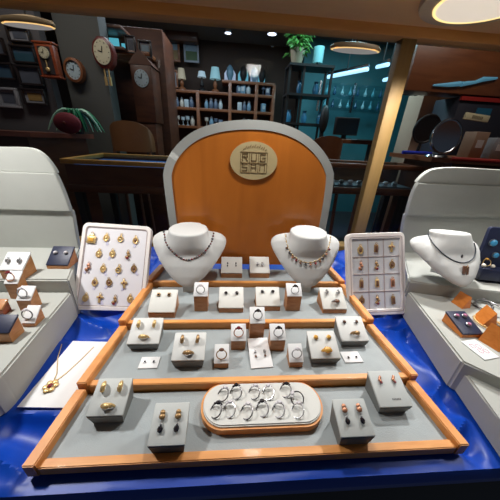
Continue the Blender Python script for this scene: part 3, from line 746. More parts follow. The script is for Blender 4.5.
# items on the left stand
def pedpad(quad, yb, z, ratio, label, top, block, items, tt=.004, name='earring_pad', cat='display pad', yaw=None):
    s = list(solve_pad(quad, yb, z+.0003, ratio))
    if yaw is not None: s[6] = yaw
    t, F = wedge(*s, z+.0003, label, cat, top, block, tt, name); put(F, s[3], s[4], items, 'on the '+label); return t
pedpad(((7, 251.6), (30.4, 252), (22, 270), (-2, 270)), 279, zU, 36, 'white pad at left edge of left stand', WHITE, BLOCKW, Lr('hoop_silver', .5, .24))
pedpad(((51.6, 245.6), (75, 246.4), (67.6, 265.6), (45, 264.4)), 269, zU, 36, 'navy pad at right end of left stand', NAVY, BLOCKW, Lr('stud_blue', .62, .24))
LB = [(((6, 270.4), (22.4, 270.4), (17, 284), (3, 283.6)), 299, 'farthest back ring block on left stand', 'ring_red'),
      (((20, 285.4), (35, 285.6), (30, 300.6), (15, 300.6)), 311, 'middle ring block on left stand', 'ring_silver'),
      (((24, 305), (40, 305), (34, 323), (20.5, 323.5)), 327, 'nearest ring block on left stand', 'ring_steel')]
for q, yb, lab, kd in LB: pedpad(q, yb, zL, 38, lab, WHITE, BLOCKW, [(kd, 0, .5)], .0025, 'ring_block', 'ring block')
pedpad(((-24, 313), (0, 315), (7, 331), (-20, 335)), 343, zL, 30, 'navy pad cut off by the left edge on the left stand', NAVY, BLOCKW, [])
pedpad(((-20, 298), (-5, 299), (1, 309), (-15, 310)), 316, zL, 30, 'reddish wooden block behind the cut off navy pad at left edge', BLOCKW, REDW, [], name='ring_block', cat='ring block')
# items on the right stand
nb3 = ony(449, 231.5, .452)
bust3, bv3 = bust((nb3.x, .452, nb3.z-.1285), -2, 1.0, 'white necklace bust with black cord necklace on the right grey stand', (-.030, .02, zU+.004-(nb3.z-.1285)+.008), -17)
def cordneck():
    t = thing('cord_necklace', 'dark cord necklace with brown square pendant on the right stand bust', 'necklace', T(0, 0, 0))
    H = hits(bv3, curve([(427, 229), (430, 238), (437, 248), (447, 257), (457, 262), (466, 262.5), (473, 258), (475, 250), (473.5, 243)], 60), .0009)
    MB().tube([h[0] for h in H], .0012, 8).build('cord', CORD, t)
    h = hits(bv3, [(464.5, 270.5)], .0022)
    if h:
        p, nn = h[0]; F = frame(p, V((1, .25, 0)), V((-.05, .3, 1)))
        MB().box((-.0034, .001, 0), (.0064, .0165, .0045), .0006, F).box((.0038, -.001, 0), (.0064, .0165, .0045), .0006, F).build('pendant', GEMB, t)
        h2 = hits(bv3, [(461.5, 256)], .0012)[0]; MB().tube([h2[0]+V((0, 0, .003)), h2[0]+V((0, 0, -.003))], [.0009, .0024], 8).build('clasp', STEEL, t)
        MB().tube([p+V((0, 0, .012)), p+V((0, 0, .005))], .0008, 6).build('bail', GOLD, t)
cordneck()
pedpad(((451.4, 309.6), (474.8, 312), (485, 332.4), (462.8, 335.4)), 338, zL, 16, 'navy pad with three stones on right stand', NAVY, ORANGEW, [('stud_pearl', -.2, .74, 'left'), ('stud_pearl', .2, .74, 'right'), ('stud_pearl', .05, .36, 'lower')])
def tri_block(x, y, w, label, yaw):
    p = onz(x, y, zL+.0003); t = thing('ring_block', label, 'ring block', T(*p) @ RZ(yaw))
    MB().prism([(-w/2, 0), (w/2, 0), (0, w*1.3)], w*1.1, Matrix(((1, 0, 0, 0), (0, 0, 1, 0), (0, 1, 0, 0), (0, 0, 0, 1)))).build('block', ORANGEW, t)
    MB().box((0, w*.55, -.0), (.0018, w*.7, .0016), 0, T(w*.27, 0, w*.55)).build('slot', PADE, t)
    return t
tri_block(466, 308.5, .021, 'bright orange wooden ring block beneath the right stand bust', 8)
tri_block(489, 327, .024, 'orange wooden ring block right of the navy pad with three stones', -14)
tri_block(503, 350, .026, 'orange wooden ring block cut off by the right edge of the picture', 20)
t, M, W, L = card(((467, 341.5), (481, 340), (499, 357.5), (484.5, 361)), zL, 'white price card with pink markings beside the navy pad on right stand', [], '', name='price_card', cat='card', th=.0012)
m = MB()
for cx, cy in ((-.2, .68), (.12, .62), (-.1, .4), (.2, .36)): m.torus((cx*W, cy*L, .0014), .0034, .0004, None, 14, 5, 1.25)
m.build('marking', GEMP, t)
br = zL+.0008
BR = [(480, 302, .021, 'grey twisted metal bracelet lying under the right stand bust', STEEL), (491, 308, .024, 'silver bracelet at right edge next to the orange block', SILV), (488, 322, .02, 'thin gold bracelet round the orange ring block at right', GOLD)]
for x, y, r_, lab, mm in BR:
    p = onz(x, y, br+.004); t = thing('bracelet', lab, 'bracelet', T(p.x, p.y, br+.003) @ RX(9 if mm is not GOLD else 3) @ RZ(20))
    a = MB().torus((0, 0, 0), r_, .0016, None, 40, 7); b = MB()
    a.build('hoop', mm, t)
    for k in range(9): q = R(190+k*18); b.ball((r_*math.cos(q), r_*math.sin(q), .001), .0024, None, 8, 6)
    b.build('link', GEMW if mm is SILV else mm, t)
# navy upright board at the right edge
p = onz(499, 285, zU); M = frame(ony(500, 282, .40), V((1, -.2, 0)), V((0, .25, 1)))
t = thing('navy_jewel_board', 'dark navy velvet jewellery board at the right edge behind the white bust', 'display board', frame((.600, .430, zU+.003), V((1, -.22, 0)), V((0.02, .12, 1))))
m = MB().prism(rrect(.10, .115, .006), .008, T(0, .0575, -.004)); m.build('panel', NAVY, t)
MB().box((0, .014, .012), (.1, .028, .026), .003).build('ledge', NAVY, t)
Fb = t.matrix_world.copy()
for k, (x, y, rr, mm, lab, nm_) in enumerate([(-.036, .082, .0075, GEMC, 'round blue stone brooch high on the navy board at right', 'brooch'), (-.022, .055, .006, GEMC, 'smaller blue stone brooch on the navy board at right', 'brooch')]):
    b = thing(nm_, lab, 'brooch', Fb @ T(x, y, .0045)); MB().lathe([(rr*.2, 0), (rr*1.1, .0004), (rr*1.1, .002)], n=16).build('setting', SILV, b); MB().gem((0, 0, .003), rr, rr*.8).build('stone', mm, b)
for k, (x, y, mm, lab) in enumerate([(-.040, .028, ROSE, 'rose gold ring on the ledge of the navy board'), (-.046, .029, PEARL, 'pearl on the ledge of the navy board, the left one'), (-.028, .029, PEARL, 'pearl on the ledge of the navy board, the right one')]):
    if mm is PEARL: tag(MB().ball((0, 0, 0), .0042).build('pearl', PEARL), lab, 'pearl').matrix_world = Fb @ T(x, y+.0035, .018)
    else: jewel('ring_gold', Fb @ T(x+.004, y+.001, .012) @ RX(-60) @ Matrix.Scale(1.0, 4), 'on the ledge of the navy board at the right edge')
# ------------------------------------------------------------------ the shop behind the glass
FL, CE = 0.0, 2.6
struct(MB().box((0, 4.2, FL-.05), (12, 8.0, .1)).build('floor', FLOORM))
struct(MB().box((0, 4.3, CE+.05), (12, 6.9, .1)).build('ceiling', CEIL))
struct(MB().box((0, 6.2, 1.3), (12, .1, 2.6)).build('wall_back', WALLD))
struct(MB().box((-4.2, 3.6, 1.3), (.1, 5.4, 2.6)).build('wall_left', WALLD))
struct(MB().box((5.2, 3.6, 1.3), (.1, 5.4, 2.6)).build('wall_right', WALLD))
struct(MB().box((0.1, Yg+.02, .36), (6, .05, 1.05-.36+.03)).build('wall_front', DARKW))
struct(MB().box((0.1, Yg+.02, 2.07), (6, .05, 1.06)).build('wall_front', DARKW))
def px_rect(x0, y0, x1, y1, Y):
    xm, ym = (x0+x1)/2, (y0+y1)/2; c = ony(xm, ym, Y)
    w = abs(ony(x1, ym, Y).x-ony(x0, ym, Y).x); h = abs(ony(xm, y0, Y).z-ony(xm, y1, Y).z); return c, w, h
# picture wall, left
WY = 2.5
c0 = ony(0, 60, WY)
struct(MB().box((ony(44, 60, WY).x-1.0, WY+.06, 1.3), (2.0, .08, 2.6)).build('wall_left', mat('picture_wall', rgb(86, 84, 88), .85)))
def picture(x0, y0, x1, y1, Y, label, fm, im, mount=None, im2=None, tilt=0):
    c, w, h = px_rect(x0, y0, x1, y1, Y); t = thing('framed_picture', label, 'picture', T(c.x, Y, c.z))
    fw = min(w, h)*.12
    m = MB()
    for a, b, p, q in ((0, h/2-fw/2, w, fw), (0, -h/2+fw/2, w, fw), (-w/2+fw/2, 0, fw, h-2*fw), (w/2-fw/2, 0, fw, h-2*fw)): m.box((a, -.012, b), (p, .03, q), .003)
    m.build('frame', fm, t)
    MB().box((0, -.002, 0), (w-fw, .006, h-fw)).build('mount', mount or im, t)
    iw, ih = w-2*fw, h-2*fw
    if mount: iw *= .68; ih *= .62
    MB().box((0, -.006, -ih*.2), (iw, .004, ih*.6)).build('image', im, t)
    MB().box((0, -.0062, ih*.3), (iw, .004, ih*.4)).build('image', im2 or im, t)
    return t
pic = lambda n, c: mat(n, c, .5, noise=.5, nscale=14)
BLUEI = pic('picture_blue', rgb(70, 100, 124)); SEA = pic('picture_sea', rgb(52, 92, 110)); GREYI = pic('picture_grey', rgb(96, 102, 116)); SAND = pic('picture_sand', rgb(172, 140, 84)); SKY = pic('picture_sky', rgb(150, 178, 196)); GREENI = pic('picture_green', rgb(70, 110, 60)); MNT = mat('picture_mount', rgb(140, 142, 150), .8)
FRD = mat('frame_dark', rgb(40, 32, 32), .4)
picture(9, 27, 31, 43, WY, 'dark framed small blue grey picture topmost on the left wall', FRD, GREYI, MNT)
picture(13, 46, 37, 64, WY, 'dark framed sea picture below the topmost one on the left wall', FRD, SEA, None, BLUEI)
picture(-6, 63, 15, 80, WY, 'framed blue picture cut by the left edge, at clock height', FRD, BLUEI)
picture(19, 66, 43, 86, WY, 'dark framed grey picture lower than the sea picture on left wall', FRD, GREYI)
picture(24, 89, 47, 105, WY, 'framed picture with a sand coloured strip low on the left wall', FRD, SAND, MNT)
picture(-2, 88, 20, 108, WY, 'pale mounted picture low at the left edge of the wall', MNT, GREYI, MNT)
picture(-8, 38, 6, 56, WY, 'framed dark picture cut by the left edge, upper row', FRD, GREYI)
# grey pillar and clocks
c, w, h = px_rect(60, 15, 103, 100, 2.7)
struct(MB().box((c.x, 2.8, 1.3), (w, .16, 2.6)).build('wall_left', WALLG))
def dial(t, r, Y, face, z=0, sy=1.0, x=0):
    Mx = T(x, -Y, z) @ RX(90)
    MB().lathe([(r, 0), (r, .01), (.001, .012)], n=28, M=Mx, sy=sy).build('dial', face, t)
    m = MB()
    for k in range(12): a = k*math.pi/6; m.box((r*.82*math.cos(a)+x, -Y-.013, r*.82*sy*math.sin(a)+z), (r*.09, .003, r*.09))
    m.build('hour_mark', BLACK, t)
    MB().tube([(x, -Y-.015, z), (x+r*.1, -Y-.015, z+r*.6)], r*.05, 5).build('hand', BLACK, t); MB().tube([(x, -Y-.015, z), (x-r*.45, -Y-.015, z+r*.15)], r*.05, 5).build('hand', BLACK, t)
CREAM = mat('dial_cream', rgb(206, 200, 172), .5); PALE = mat('dial_pale', rgb(180, 200, 210), .4)
c, w, h = px_rect(38, 42, 56, 78, 2.4)
t = thing('wall_clock', 'reddish wooden case wall clock beside the left pictures', 'clock', T(c.x, 2.455, c.z))
MB().box((0, -.03, 0), (w, .06, h*.9), .006).box((0, -.03, h*.47), (w*1.15, .07, h*.06), .004).box((0, -.03, -h*.47), (w*1.1, .07, h*.06), .004).build('case', REDW, t)
MB().box((0, -.062, -h*.02), (w*.66, .006, h*.76)).build('door', mat('clock_glass', rgb(60, 56, 58), .15), t)
dial(t, w*.27, .066, CREAM, h*.18); MB().tube([(0, -.072, -h*.02), (0, -.072, -h*.26)], w*.03, 6).ball((0, -.074, -h*.28), (w*.12, .008, w*.12)).build('pendulum', GOLD, t)
c, w, h = px_rect(60, 57, 79, 80, 2.6)
t = thing('wall_clock', 'round wooden rimmed wall clock with a bluish dial', 'clock', T(c.x, 2.7, c.z))
MB().lathe([(w*.36, 0), (w*.52, .0), (w*.5, .05), (w*.4, .055), (w*.38, .04)], n=32, M=RX(90), sy=1.15).build('case', REDW if False else MIDW, t); dial(t, w*.38, .03, PALE, 0, 1.15)
c, w, h = px_rect(90, 33, 109, 68, 2.6)
t = thing('wall_clock', 'dark red pendulum wall clock with a cream dial and brass weights', 'clock', T(c.x, 2.72, c.z))
DRED = wood('dark_red', rgb(86, 26, 24), rgb(110, 38, 32), .35, (20, 20, 40))
MB().lathe([(w*.2, 0), (w*.6, 0), (w*.58, .06), (w*.48, .07)], (0, 0, 0), 10, RX(90), 1, 1.3).build('case', DRED, t); dial(t, w*.44, .068, CREAM, 0, 1.3)
m = MB()
for k in (-1, 1): m.tube([(k*w*.12, -.05, -h*.3), (k*w*.12, -.05, -h*.8)], w*.035, 6).tube([(k*w*.12, -.05, -h*.72), (k*w*.12, -.05, -h*1.0)], w*.08, 8)
m.build('weight', GOLD, t)
# dark cabinet wall behind, lit case
c, w, h = px_rect(103, 20, 166, 130, 3.25)
tc = tag(MB().box((c.x, 3.5, 1.1), (w, .5, 2.2), .01).build('wall_cabinet', DARKW), 'tall dark wooden cabinet behind the clocks', 'cabinet')
c, w, h = px_rect(103, 32, 126, 50, 3.05)
t = thing('lit_display_case', 'small glass display case glowing blue green above the dark cabinet', 'display case', T(c.x, 3.08, c.z))
MB().box((0, .12, 0), (w, .02, h)).box((0, 0, -h/2-.01), (w*1.1, .3, .025), .003).box((0, 0, h/2+.01), (w*1.1, .3, .025), .003).build('case', DARKW, t)
MB().box((-w*.25, .1, 0), (w*.42, .01, h*.8)).box((w*.25, .1, -.02), (w*.36, .01, h*.55)).build('light_panel', mat('glow_teal', rgb(96, 190, 208), .5, emit=.75), t)
c, w, h = px_rect(104, 52, 152, 57, 3.1)
tag(MB().box((c.x, 3.13, c.z), (w, .22, .035), .004).build('wall_shelf', MIDW), 'narrow wooden wall shelf under the glowing case', 'shelf')
for x0, y0, x1, y1, lab, im in ((126, 36, 136, 54, 'dark framed small picture standing on the wall shelf', GREYI), (139, 41, 152, 59, 'pale framed certificate right of the glowing case', SKY)):
    picture(x0, y0, x1, y1, 3.04, lab, FRD, im, MNT)
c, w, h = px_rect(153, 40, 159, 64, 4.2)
t = tag(MB().box((c.x, 4.2, c.z), (w, .05, h), .006).build('glowing_curtain', mat('glow_pale', rgb(120, 176, 200), .5, emit=.55)), 'narrow pale curtain with added glow between the certificate and the paintings', 'curtain')  # bright curtain, its light put in as a glowing colour
# long case clock
c, w, h = px_rect(135, 68, 157, 130, 3.0)
t = thing('longcase_clock', 'dark tall longcase clock with a small pale dial', 'clock', T(c.x, 3.09, 0))
top = c.z+h/2
MB().box((0, .0, .3), (w, .3, .6), .01).box((0, 0, (top-.35)/2+.2), (w*.72, .26, top-.75), .01).build('case', DARKW, t)
MB().box((0, 0, top-.25), (w*.9, .3, .5), .01).prism([(-w*.5, 0), (w*.5, 0), (w*.3, .06), (0, .12), (-w*.3, .06)], .3, T(0, -.15, top) @ XZ).build('hood', DARKW, t)
zd = ony(145, 79, 2.95).z; dial(t, w*.3, .15, PALE, zd, 1.1)
MB().box((0, -.134, top-1.0), (w*.4, .01, .5)).build('door_glass', mat('clock_glass', rgb(60, 56, 58), .15), t)
# paintings, cupboard, shelving
SY = 4.6
struct(MB().box((ony(215, 60, SY).x, SY+.36, 1.3), (3.2, .06, 2.6)).build('wall_back', WALLD))
c, w, h = px_rect(164, 19, 197, 40, SY)
tag(MB().box((c.x, SY+.18, c.z), (w, .3, h), .01).build('wall_cabinet', DARKW), 'dark wall cupboard high above the two paintings', 'cabinet')
picture(163, 41, 180, 62, SY+.2, 'framed sand coloured landscape painting below the wall cupboard', MIDW, SAND, None, SKY)
picture(184, 43, 199, 63, SY+.2, 'framed blue sky and tree painting in a pale frame', mat('frame_pale', rgb(150, 160, 170), .4), GREENI, None, SKY)
a, b = ony(160, 90, SY), ony(274, 93, SY)
zt = [ony(215, y, SY).z for y in (79.5, 92, 109, 127, 146)]
t = thing('shelving_unit', 'long wooden shelving unit full of small wares along the back wall', 'shelving', T(0, 0, 0))
for k, z in enumerate(zt):
    xl = ony(222, 80, SY).x if k == 0 else a.x
    MB().box(((xl+b.x)/2, SY+.12, z-.02), (b.x-xl, .34, .04), .003).build('shelf', MIDW, t)
for x in (162, 198, 230, 256, 273):
    xx = ony(x, 100, SY).x; zz = zt[1] if x < 225 else zt[0]
    MB().box((xx, SY+.12, (zz)/2), (.05, .345, zz-.05), .003).build('upright', MIDW, t)
MB().box(((a.x+b.x)/2, SY+.31, zt[1]/2), (b.x-a.x, .03, zt[1]), 0).build('back_panel', DARKW, t)
pale = [mat('ware_a', rgb(190, 206, 212), .35), mat('ware_b', rgb(120, 160, 184), .35), mat('ware_c', rgb(206, 200, 186), .35), mat('ware_d', rgb(96, 112, 134), .35)]
def ware(kind, m):
    def f():
        r = root('ware'); r.name = ('jar', 'gift_box', 'goblet')[kind]
        if kind == 0: MB().lathe([(.03, 0), (.042, .03), (.042, .09), (.026, .125), (.026, .14)], n=14).build('body', m, r); MB().lathe([(.03, .14), (.03, .16), (.006, .168), (.008, .18)], n=14).build('lid', SILV, r)
        elif kind == 1: MB().box((0, 0, .07), (.085, .07, .14), .004).build('box', m, r); MB().box((0, -.036, .075), (.05, .003, .06)).build('front_label', pale[0], r)
        else: MB().lathe([(.032, 0), (.034, .006), (.006, .014), (.006, .07), (.036, .10), (.04, .16), (.034, .15), (.008, .09)], n=14).build('glass', m, r); MB().torus((0, 0, .158), .039, .003, None, 14, 5).build('lip', SILV, r)
        return r
    return f
sn = {0: 'uppermost shelf', 1: 'upper shelf', 2: 'second shelf', 3: 'third shelf', 4: 'lowest shelf'}
WN = [('jar', 'jar'), ('gift box', 'box'), ('goblet', 'goblet')]; CN = ['pale white', 'light blue', 'cream', 'slate blue']
for row, x0, x1, n in ((1, 226, 270, 9), (2, 164, 271, 22), (3, 164, 271, 22)):
    ca, cb = ony(x0, 100, SY).x, ony(x1, 100, SY).x; cnt = {}
    for k in range(n):
        x = ca+(cb-ca)*(k+.5)/n+random.uniform(-.004, .004)
        ups = [ony(q, 100, SY).x for q in (162, 198, 230, 256, 273)]
        if min(abs(x-u) for u in ups) < .085: continue
        kd, cm = random.randrange(3), random.randrange(4); key = (kd, cm); cnt[key] = cnt.get(key, 0)+1
        s = random.uniform(.76, .92)
        inst('w%d%d' % key, ware(kd, pale[cm]), '%s %s, %s from left on %s of back shelving' % (CN[cm], WN[kd][0], ORD[cnt[key]-1], sn[row]), WN[kd][1], T(x, SY+.03, zt[row]+.001) @ RZ(random.uniform(-20, 20)) @ Matrix.Scale(s, 4), 'small wares on the back shelving')
# lit niches above the shelving
for k, (x0, x1) in enumerate(((224, 236), (238, 249), (251, 258), (258.5, 266))):
    c, w, h = px_rect(x0, 64, x1, 79, SY+.2)
    t = thing('lit_niche', ['leftmost', 'second', 'third', 'rightmost'][k]+' softly lit arched niche above the back shelving', 'lit niche', T(c.x, SY+.28, zt[0]+.002))
    P = [(-w*.48, 0), (w*.48, 0), (w*.48, h*.7), (w*.3, h*.95), (0, h*1.02), (-w*.3, h*.95), (-w*.48, h*.7)]
    MB().prism(P, .02, XZ, 0).build('backlight', mat('glow_niche%d' % (k % 2), (rgb(176, 190, 214), rgb(110, 186, 206))[k % 2], .5, emit=.55), t)
    MB().lathe([(.05, 0), (.03, .04), (.06, .12), (.05, .2), (.015, .24)], (0, -.08, 0), 14).build('vase', BLACK if k % 2 else pale[1], t)
# table lamps on the shelving
def tlamp(x, y0, y1, w_px, label, m, foot):
    c, w, h = px_rect(x-w_px/2, y0, x+w_px/2, y1, SY)
    zb = zt[1]+.001; t = thing('table_lamp', label, 'table lamp', T(c.x, SY+.03, zb)); hz = max(.2, c.z+h/2-zb)
    MB().lathe([(.06, 0), (.06, .02), (.02, .05), (.035, hz*.3), (.012, hz*.55), (.012, hz*.7)], n=14).build('base', foot, t)
    MB().lathe([(w*.5, hz-h), (w*.34, hz), (w*.33, hz), (w*.48, hz-h+.004)], n=20).build('shade', m, t)
tlamp(181, 68, 79, 9, 'table lamp with a cream shade below the paintings', mat('shade_cream', rgb(200, 184, 156), .7, emit=.12), MIDW)
tlamp(201.5, 71, 77, 9, 'small table lamp with a pale cone shade', mat('shade_blue', rgb(190, 210, 220), .7, emit=.25), BLACK)
tlamp(215, 67, 79, 11, 'larger table lamp with a pale blue shade', mat('shade_teal', rgb(150, 196, 204), .7, emit=.3), MIDW)
picture(166, 70, 178, 88, SY, 'small framed pale picture standing on the shelving beside the cream lamp', MIDW, SAND, MNT)
# shop ceiling spots and hung discs modelling ceiling light reflections in the glass
for x, y, lab in ((228, 33, 'leftmost'), (272, 34, 'brightest right hand'), (246.5, 50, 'lower left'), (271.5, 48.5, 'lower right')):
    p = onz(x, y, CE-.02)
    t = thing('ceiling_spot', lab+' of the four small bright spots in the shop ceiling', 'ceiling light', T(p.x, p.y, CE))
    r = .055 if 'right hand' not in lab else .075
    MB().lathe([(r*.7, 0), (r*1.2, -.001), (r*1.1, -.02), (r*.8, -.022)], n=20).build('rim', CHROME, t); MB().lathe([(r*.82, -.0225), (r*.5, -.028), (.001, -.03)], n=20).build('lens', mat('spot_lens', rgb(225, 235, 255), .4, emit=4), t)
def reflected_lamp(x0, x1, y, Y, label, tilt=0):
    c, w, h = px_rect(x0, y-3, x1, y+3, Y); t = thing('lamp_reflection', label, 'pendant lamp', T(c.x, Y, c.z)); r = w/2
    MB().lathe([(r*.78, -.004), (r*.97, -.012), (r, 0), (r*.92, .018), (r*.3, .035), (.001, .036)], n=40, sy=.36).build('shade', mat('reflection_body', rgb(150, 128, 96), .5), t)
    MB().lathe([(r*.96, -.013), (r*.9, -.016), (r*.8, -.006), (r*.95, -.006)], n=40, sy=.36).build('reflection_rim', mat('reflection_rim', rgb(255, 214, 140), .4, emit=.9), t)
    MB().lathe([(r*.89, -.0165), (.001, -.017)], n=40, sy=.36).build('reflection_face', mat('reflection_face', rgb(214, 206, 200), .4, emit=.32), t)
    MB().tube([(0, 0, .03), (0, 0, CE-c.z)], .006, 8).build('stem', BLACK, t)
reflected_lamp(330, 381, 48.5, 2.2, 'round glowing disc standing for a ceiling light reflection in the middle glass pane')
reflected_lamp(1, 55, 23, 2.0, 'round glowing disc standing for a ceiling light reflection above the left pictures')
# reflections modelled as glowing tubes, with fittings and hangers added
for x0, y0, x1, y1, lab in ((328, 77, 368, 69, 'long glowing bar standing for a reflection right of the black stand'), (377, 67, 388, 64.5, 'short glowing bar standing for a reflection near the wooden post'), (384, 80, 390, 79, 'smallest glowing bar standing for a reflection beside the wooden post')):
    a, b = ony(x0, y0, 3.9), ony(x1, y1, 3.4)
    t = thing('reflection_bar', lab, 'reflection', T(*a)); MB().tube([(0, 0, 0), b-a], .022, 10).build('tube', mat('reflection_glow', rgb(170, 222, 255), .4, emit=1.5), t)
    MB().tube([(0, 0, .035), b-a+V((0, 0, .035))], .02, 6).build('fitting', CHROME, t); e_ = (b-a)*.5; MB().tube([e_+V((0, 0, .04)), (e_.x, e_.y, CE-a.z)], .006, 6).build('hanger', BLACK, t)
# teal wall with glass shelving at right
c, w, h = px_rect(300, 70, 396, 150, 4.4)
struct(MB().box((c.x+.25, 4.5, 1.3), (w+.5, .06, 2.6)).build('wall_right', TEALW))
c, w, h = px_rect(322, 84, 392, 110, 4.2)
t = thing('glass_shelf_unit', 'blue green glass shelf unit against the teal wall', 'shelving', T(c.x, 4.25, c.z))
for z in (-h*.5, 0, h*.4): MB().box((0, 0, z), (w, .25, .015)).build('shelf', CASEG, t)
for x in (-w/2, 0, w/2): MB().box((x, .1, 0), (.03, .03, h*1.2)).build('post', CHROME, t)
tm = [mat('teal_ware_a', rgb(90, 170, 186), .25), mat('teal_ware_b', rgb(40, 90, 120), .25), mat('teal_ware_c', rgb(150, 200, 210), .25)]
for zz, nmz in ((0, 'middle'), (-h*.5, 'lower')):
    for k in range(9):
        x = c.x-w*.44+w*.88*k/8
        o = inst('tw%d' % (k % 3), (lambda m: (lambda: MB().lathe([(.03, 0), (.045, .04), (.02, .1), (.012, .16), (.02, .18)], n=12).build('bottle', m)))(tm[k % 3]), ORD[k]+' glass bottle from left on the '+nmz+' blue green glass shelf', 'bottle', T(x, 4.2, c.z+zz+.009) @ Matrix.Scale(.62, 4), 'glass bottles on the glass shelf unit')
# black stand with plant and lamp
c, w, h = px_rect(285, 70, 324, 140, 3.6)
t = thing('black_etagere', 'tall black shelf stand carrying the green plant', 'shelf stand', T(c.x, 3.6, 0)); top = c.z+h/2
for x in (-w/2, -w/6, w/2):
    for y in (-.12, .12): MB().box((x, y, top/2), (.025, .025, top)).build('post', BLACK, t)
for z in (top, top-.3, top-.62, .7): MB().box((0, 0, z), (w*1.05, .3, .025)).build('shelf', BLACK, t)
for k in range(5): inst('bs%d' % (k % 2), (lambda m: (lambda: MB().lathe([(.03, 0), (.04, .06), (.02, .12), (.03, .14)], n=12).build('ornament', m)))(tm[1] if k % 2 else GEMC), ORD[k]+' small blue ornament from left on the black shelf stand', 'ornament', T(c.x-w*.4+w*.2*k, 3.55, top-.3+.014 if k % 2 else top-.62+.014), 'blue ornaments on the black stand')
t = thing('potted_plant', 'bushy green potted plant on top of the black stand', 'plant', T(c.x-w*.32, 3.6, top+.013))
MB().lathe([(.06, 0), (.09, .16), (.08, .16), (.05, .03)], n=18).build('pot', mat('pot_cream', rgb(150, 136, 112), .6), t)
m = MB(); ph_ = max(.35, ony(292, 38, 3.6).z-top)
for k in range(90):
    a = random.uniform(0, 6.28); z = random.uniform(.12, ph_); r0 = random.uniform(.02, .11); b = V((r0*math.cos(a), r0*math.sin(a), z)); d = V((math.cos(a), math.sin(a), random.uniform(-.7, .3)))*random.uniform(.06, .11)
    m.tube([b, b+d*.5+V((0, 0, .012)), b+d], [.004, .017, .002], 5)
m.build('foliage', mat('plant_green', rgb(64, 120, 44), .5), t)
c, w, h = px_rect(312, 58, 322, 72, 3.6); hz = max(.2, c.z+h/2-top-.013)
t = thing('cylinder_lamp', 'pale teal cylinder lamp shade beside the green plant', 'lamp', T(c.x, 3.6, top+.013)); MB().rings([[V((r_*math.cos(2*math.pi*k/24), r_*math.sin(2*math.pi*k/24), z)) for k in range(24)] for r_, z in ((w*.44, .04), (w*.48, .04), (w*.5, hz), (w*.46, hz), (w*.44, .04))], False).build('shade', mat('shade_drum', rgb(120, 176, 180), .7, emit=.12), t); MB().lathe([(.05, 0), (.05, .012), (.012, .02), (.012, hz*.8)], n=14).build('base', BLACK, t)
# counters
def counter(x0, y0, x1, y1, Y, D, label, wd, blue=True, z=None):
    p, q = ony(x0, y0, Y), ony(x1, y1, Y); z = (p.z+q.z)/2 if z is None else z; w = q.x-p.x
    t = thing('glass_counter', label, 'counter', T((p.x+q.x)/2, Y, 0))
    for a, b, cc, d in ((0, .01, w, .03), (0, D-.01, w, .03), (-w/2+.012, D/2, .03, D-.05), (w/2-.012, D/2, .03, D-.05)): MB().box((a, b, z-.012), (cc, d, .03), .003).build('top_rail', wd, t)
    MB().box((0, D/2, z-.004), (w-.06, D-.05, .006)).build('glass_top', CASEG, t)
    MB().box((0, .004, z-.095), (w-.04, .006, .13)).build('front_panel' if blue else 'glass_front', DARKW if blue else CASEG, t)
    MB().box((0, D/2, z-.19), (w, D, .05), .004).build('lower_panel', DARKW, t)
    MB().box((0, D-.02, z-.1), (w, .03, .15)).build('back_board', DARKW, t)
    MB().box((0, D/2, z-(.045 if blue else .16)), (w-.05, D-.06, .01)).build('lining', mat('blue_lining', rgb(36, 110, 190), .6) if blue else mat('grey_lining', rgb(120, 126, 132), .6), t)
    for k in (-1, 1):
        for b in (.04, D-.04): MB().box((k*(w/2-.05), b, (z-.2)/2), (.05, .05, z-.2), .004).build('leg', BLACK, t)
    MB().box((0, D*.5, .30), (w-.1, D*.8, .03)).build('lower_shelf', MIDW, t)
    return t, z, w
t, zc, wc = counter(60, 160, 178, 163, 1.75, .56, 'glass topped jewellery counter with yellow wood rim and blue lining at left', wood('yellow_wood', rgb(176, 130, 60), rgb(200, 150, 76), .4, (20, 20, 40)))
t, zr_, wr = counter(328, 163, 424, 167, 1.75, .30, 'glass fronted counter with sparkling wares behind the wooden post', MIDW, False)
cr = ony(330, 172, 1.75).x
for k in range(8):
    x = cr+.05+k*.07
    inst('spk%d' % (k % 2), (lambda m: (lambda: MB().gem((0, 0, .02), .022, .03).torus((0, 0, .006), .02, .004, None, 14, 5).build('trinket', m)))(SILV if k % 2 else GEMW), ORD[k]+' sparkling trinket from left inside the glass fronted counter', 'trinket', T(x, 1.80, zr_-.1545) , 'trinkets in the right counter')
# near brown counter end at far left
t = thing('wooden_counter', 'dark reddish wooden counter behind the left grey stand', 'counter', T(0, 0, 0)); zwc = ony(60, 133, 2.3).z
wa, wb = ony(34, 141, 2.12).x, ony(92, 128, 2.42).x
MB().prism([(-2.6, 2.10), (wa, 2.10), (wb, 2.42), (-2.6, 2.42)], .035, None, zwc-.035).build('worktop', wood('counter_top', rgb(118, 70, 56), rgb(140, 88, 70), .3, (6, 6, 30)), t)
MB().prism([(-2.58, 2.13), (wa-.05, 2.13), (wb-.06, 2.40), (-2.58, 2.40)], zwc-.036, None, 0).build('body', DARKW, t)
t = thing('leafy_plant', 'plant with arching green and white striped leaves on the left counter', 'plant', T(ony(76, 116, 2.3).x, 2.3, zwc))
m1, m2 = MB(), MB()
for k in range(18):
    a = random.uniform(0, 6.28); l = random.uniform(.10, .24); r0 = V((math.cos(a), math.sin(a)*.3, 0)); pts = []
    for q in range(7): s = q/6; pts.append(r0*l*s+V((0, 0, .15+.16*s-.29*s*s)))
    (m1 if k % 3 else m2).tube(pts, [.008, .014, .016, .014, .011, .008, .003], 6)
m1.build('leaf', mat('leaf_green', rgb(40, 130, 92), .4), t); m2.build('leaf', mat('leaf_pale', rgb(150, 200, 180), .4), t)
MB().lathe([(.03, 0), (.05, .1), (.045, .1), (.02, .09)], (0, 0, 0), 16).build('pot', BLACK, t)
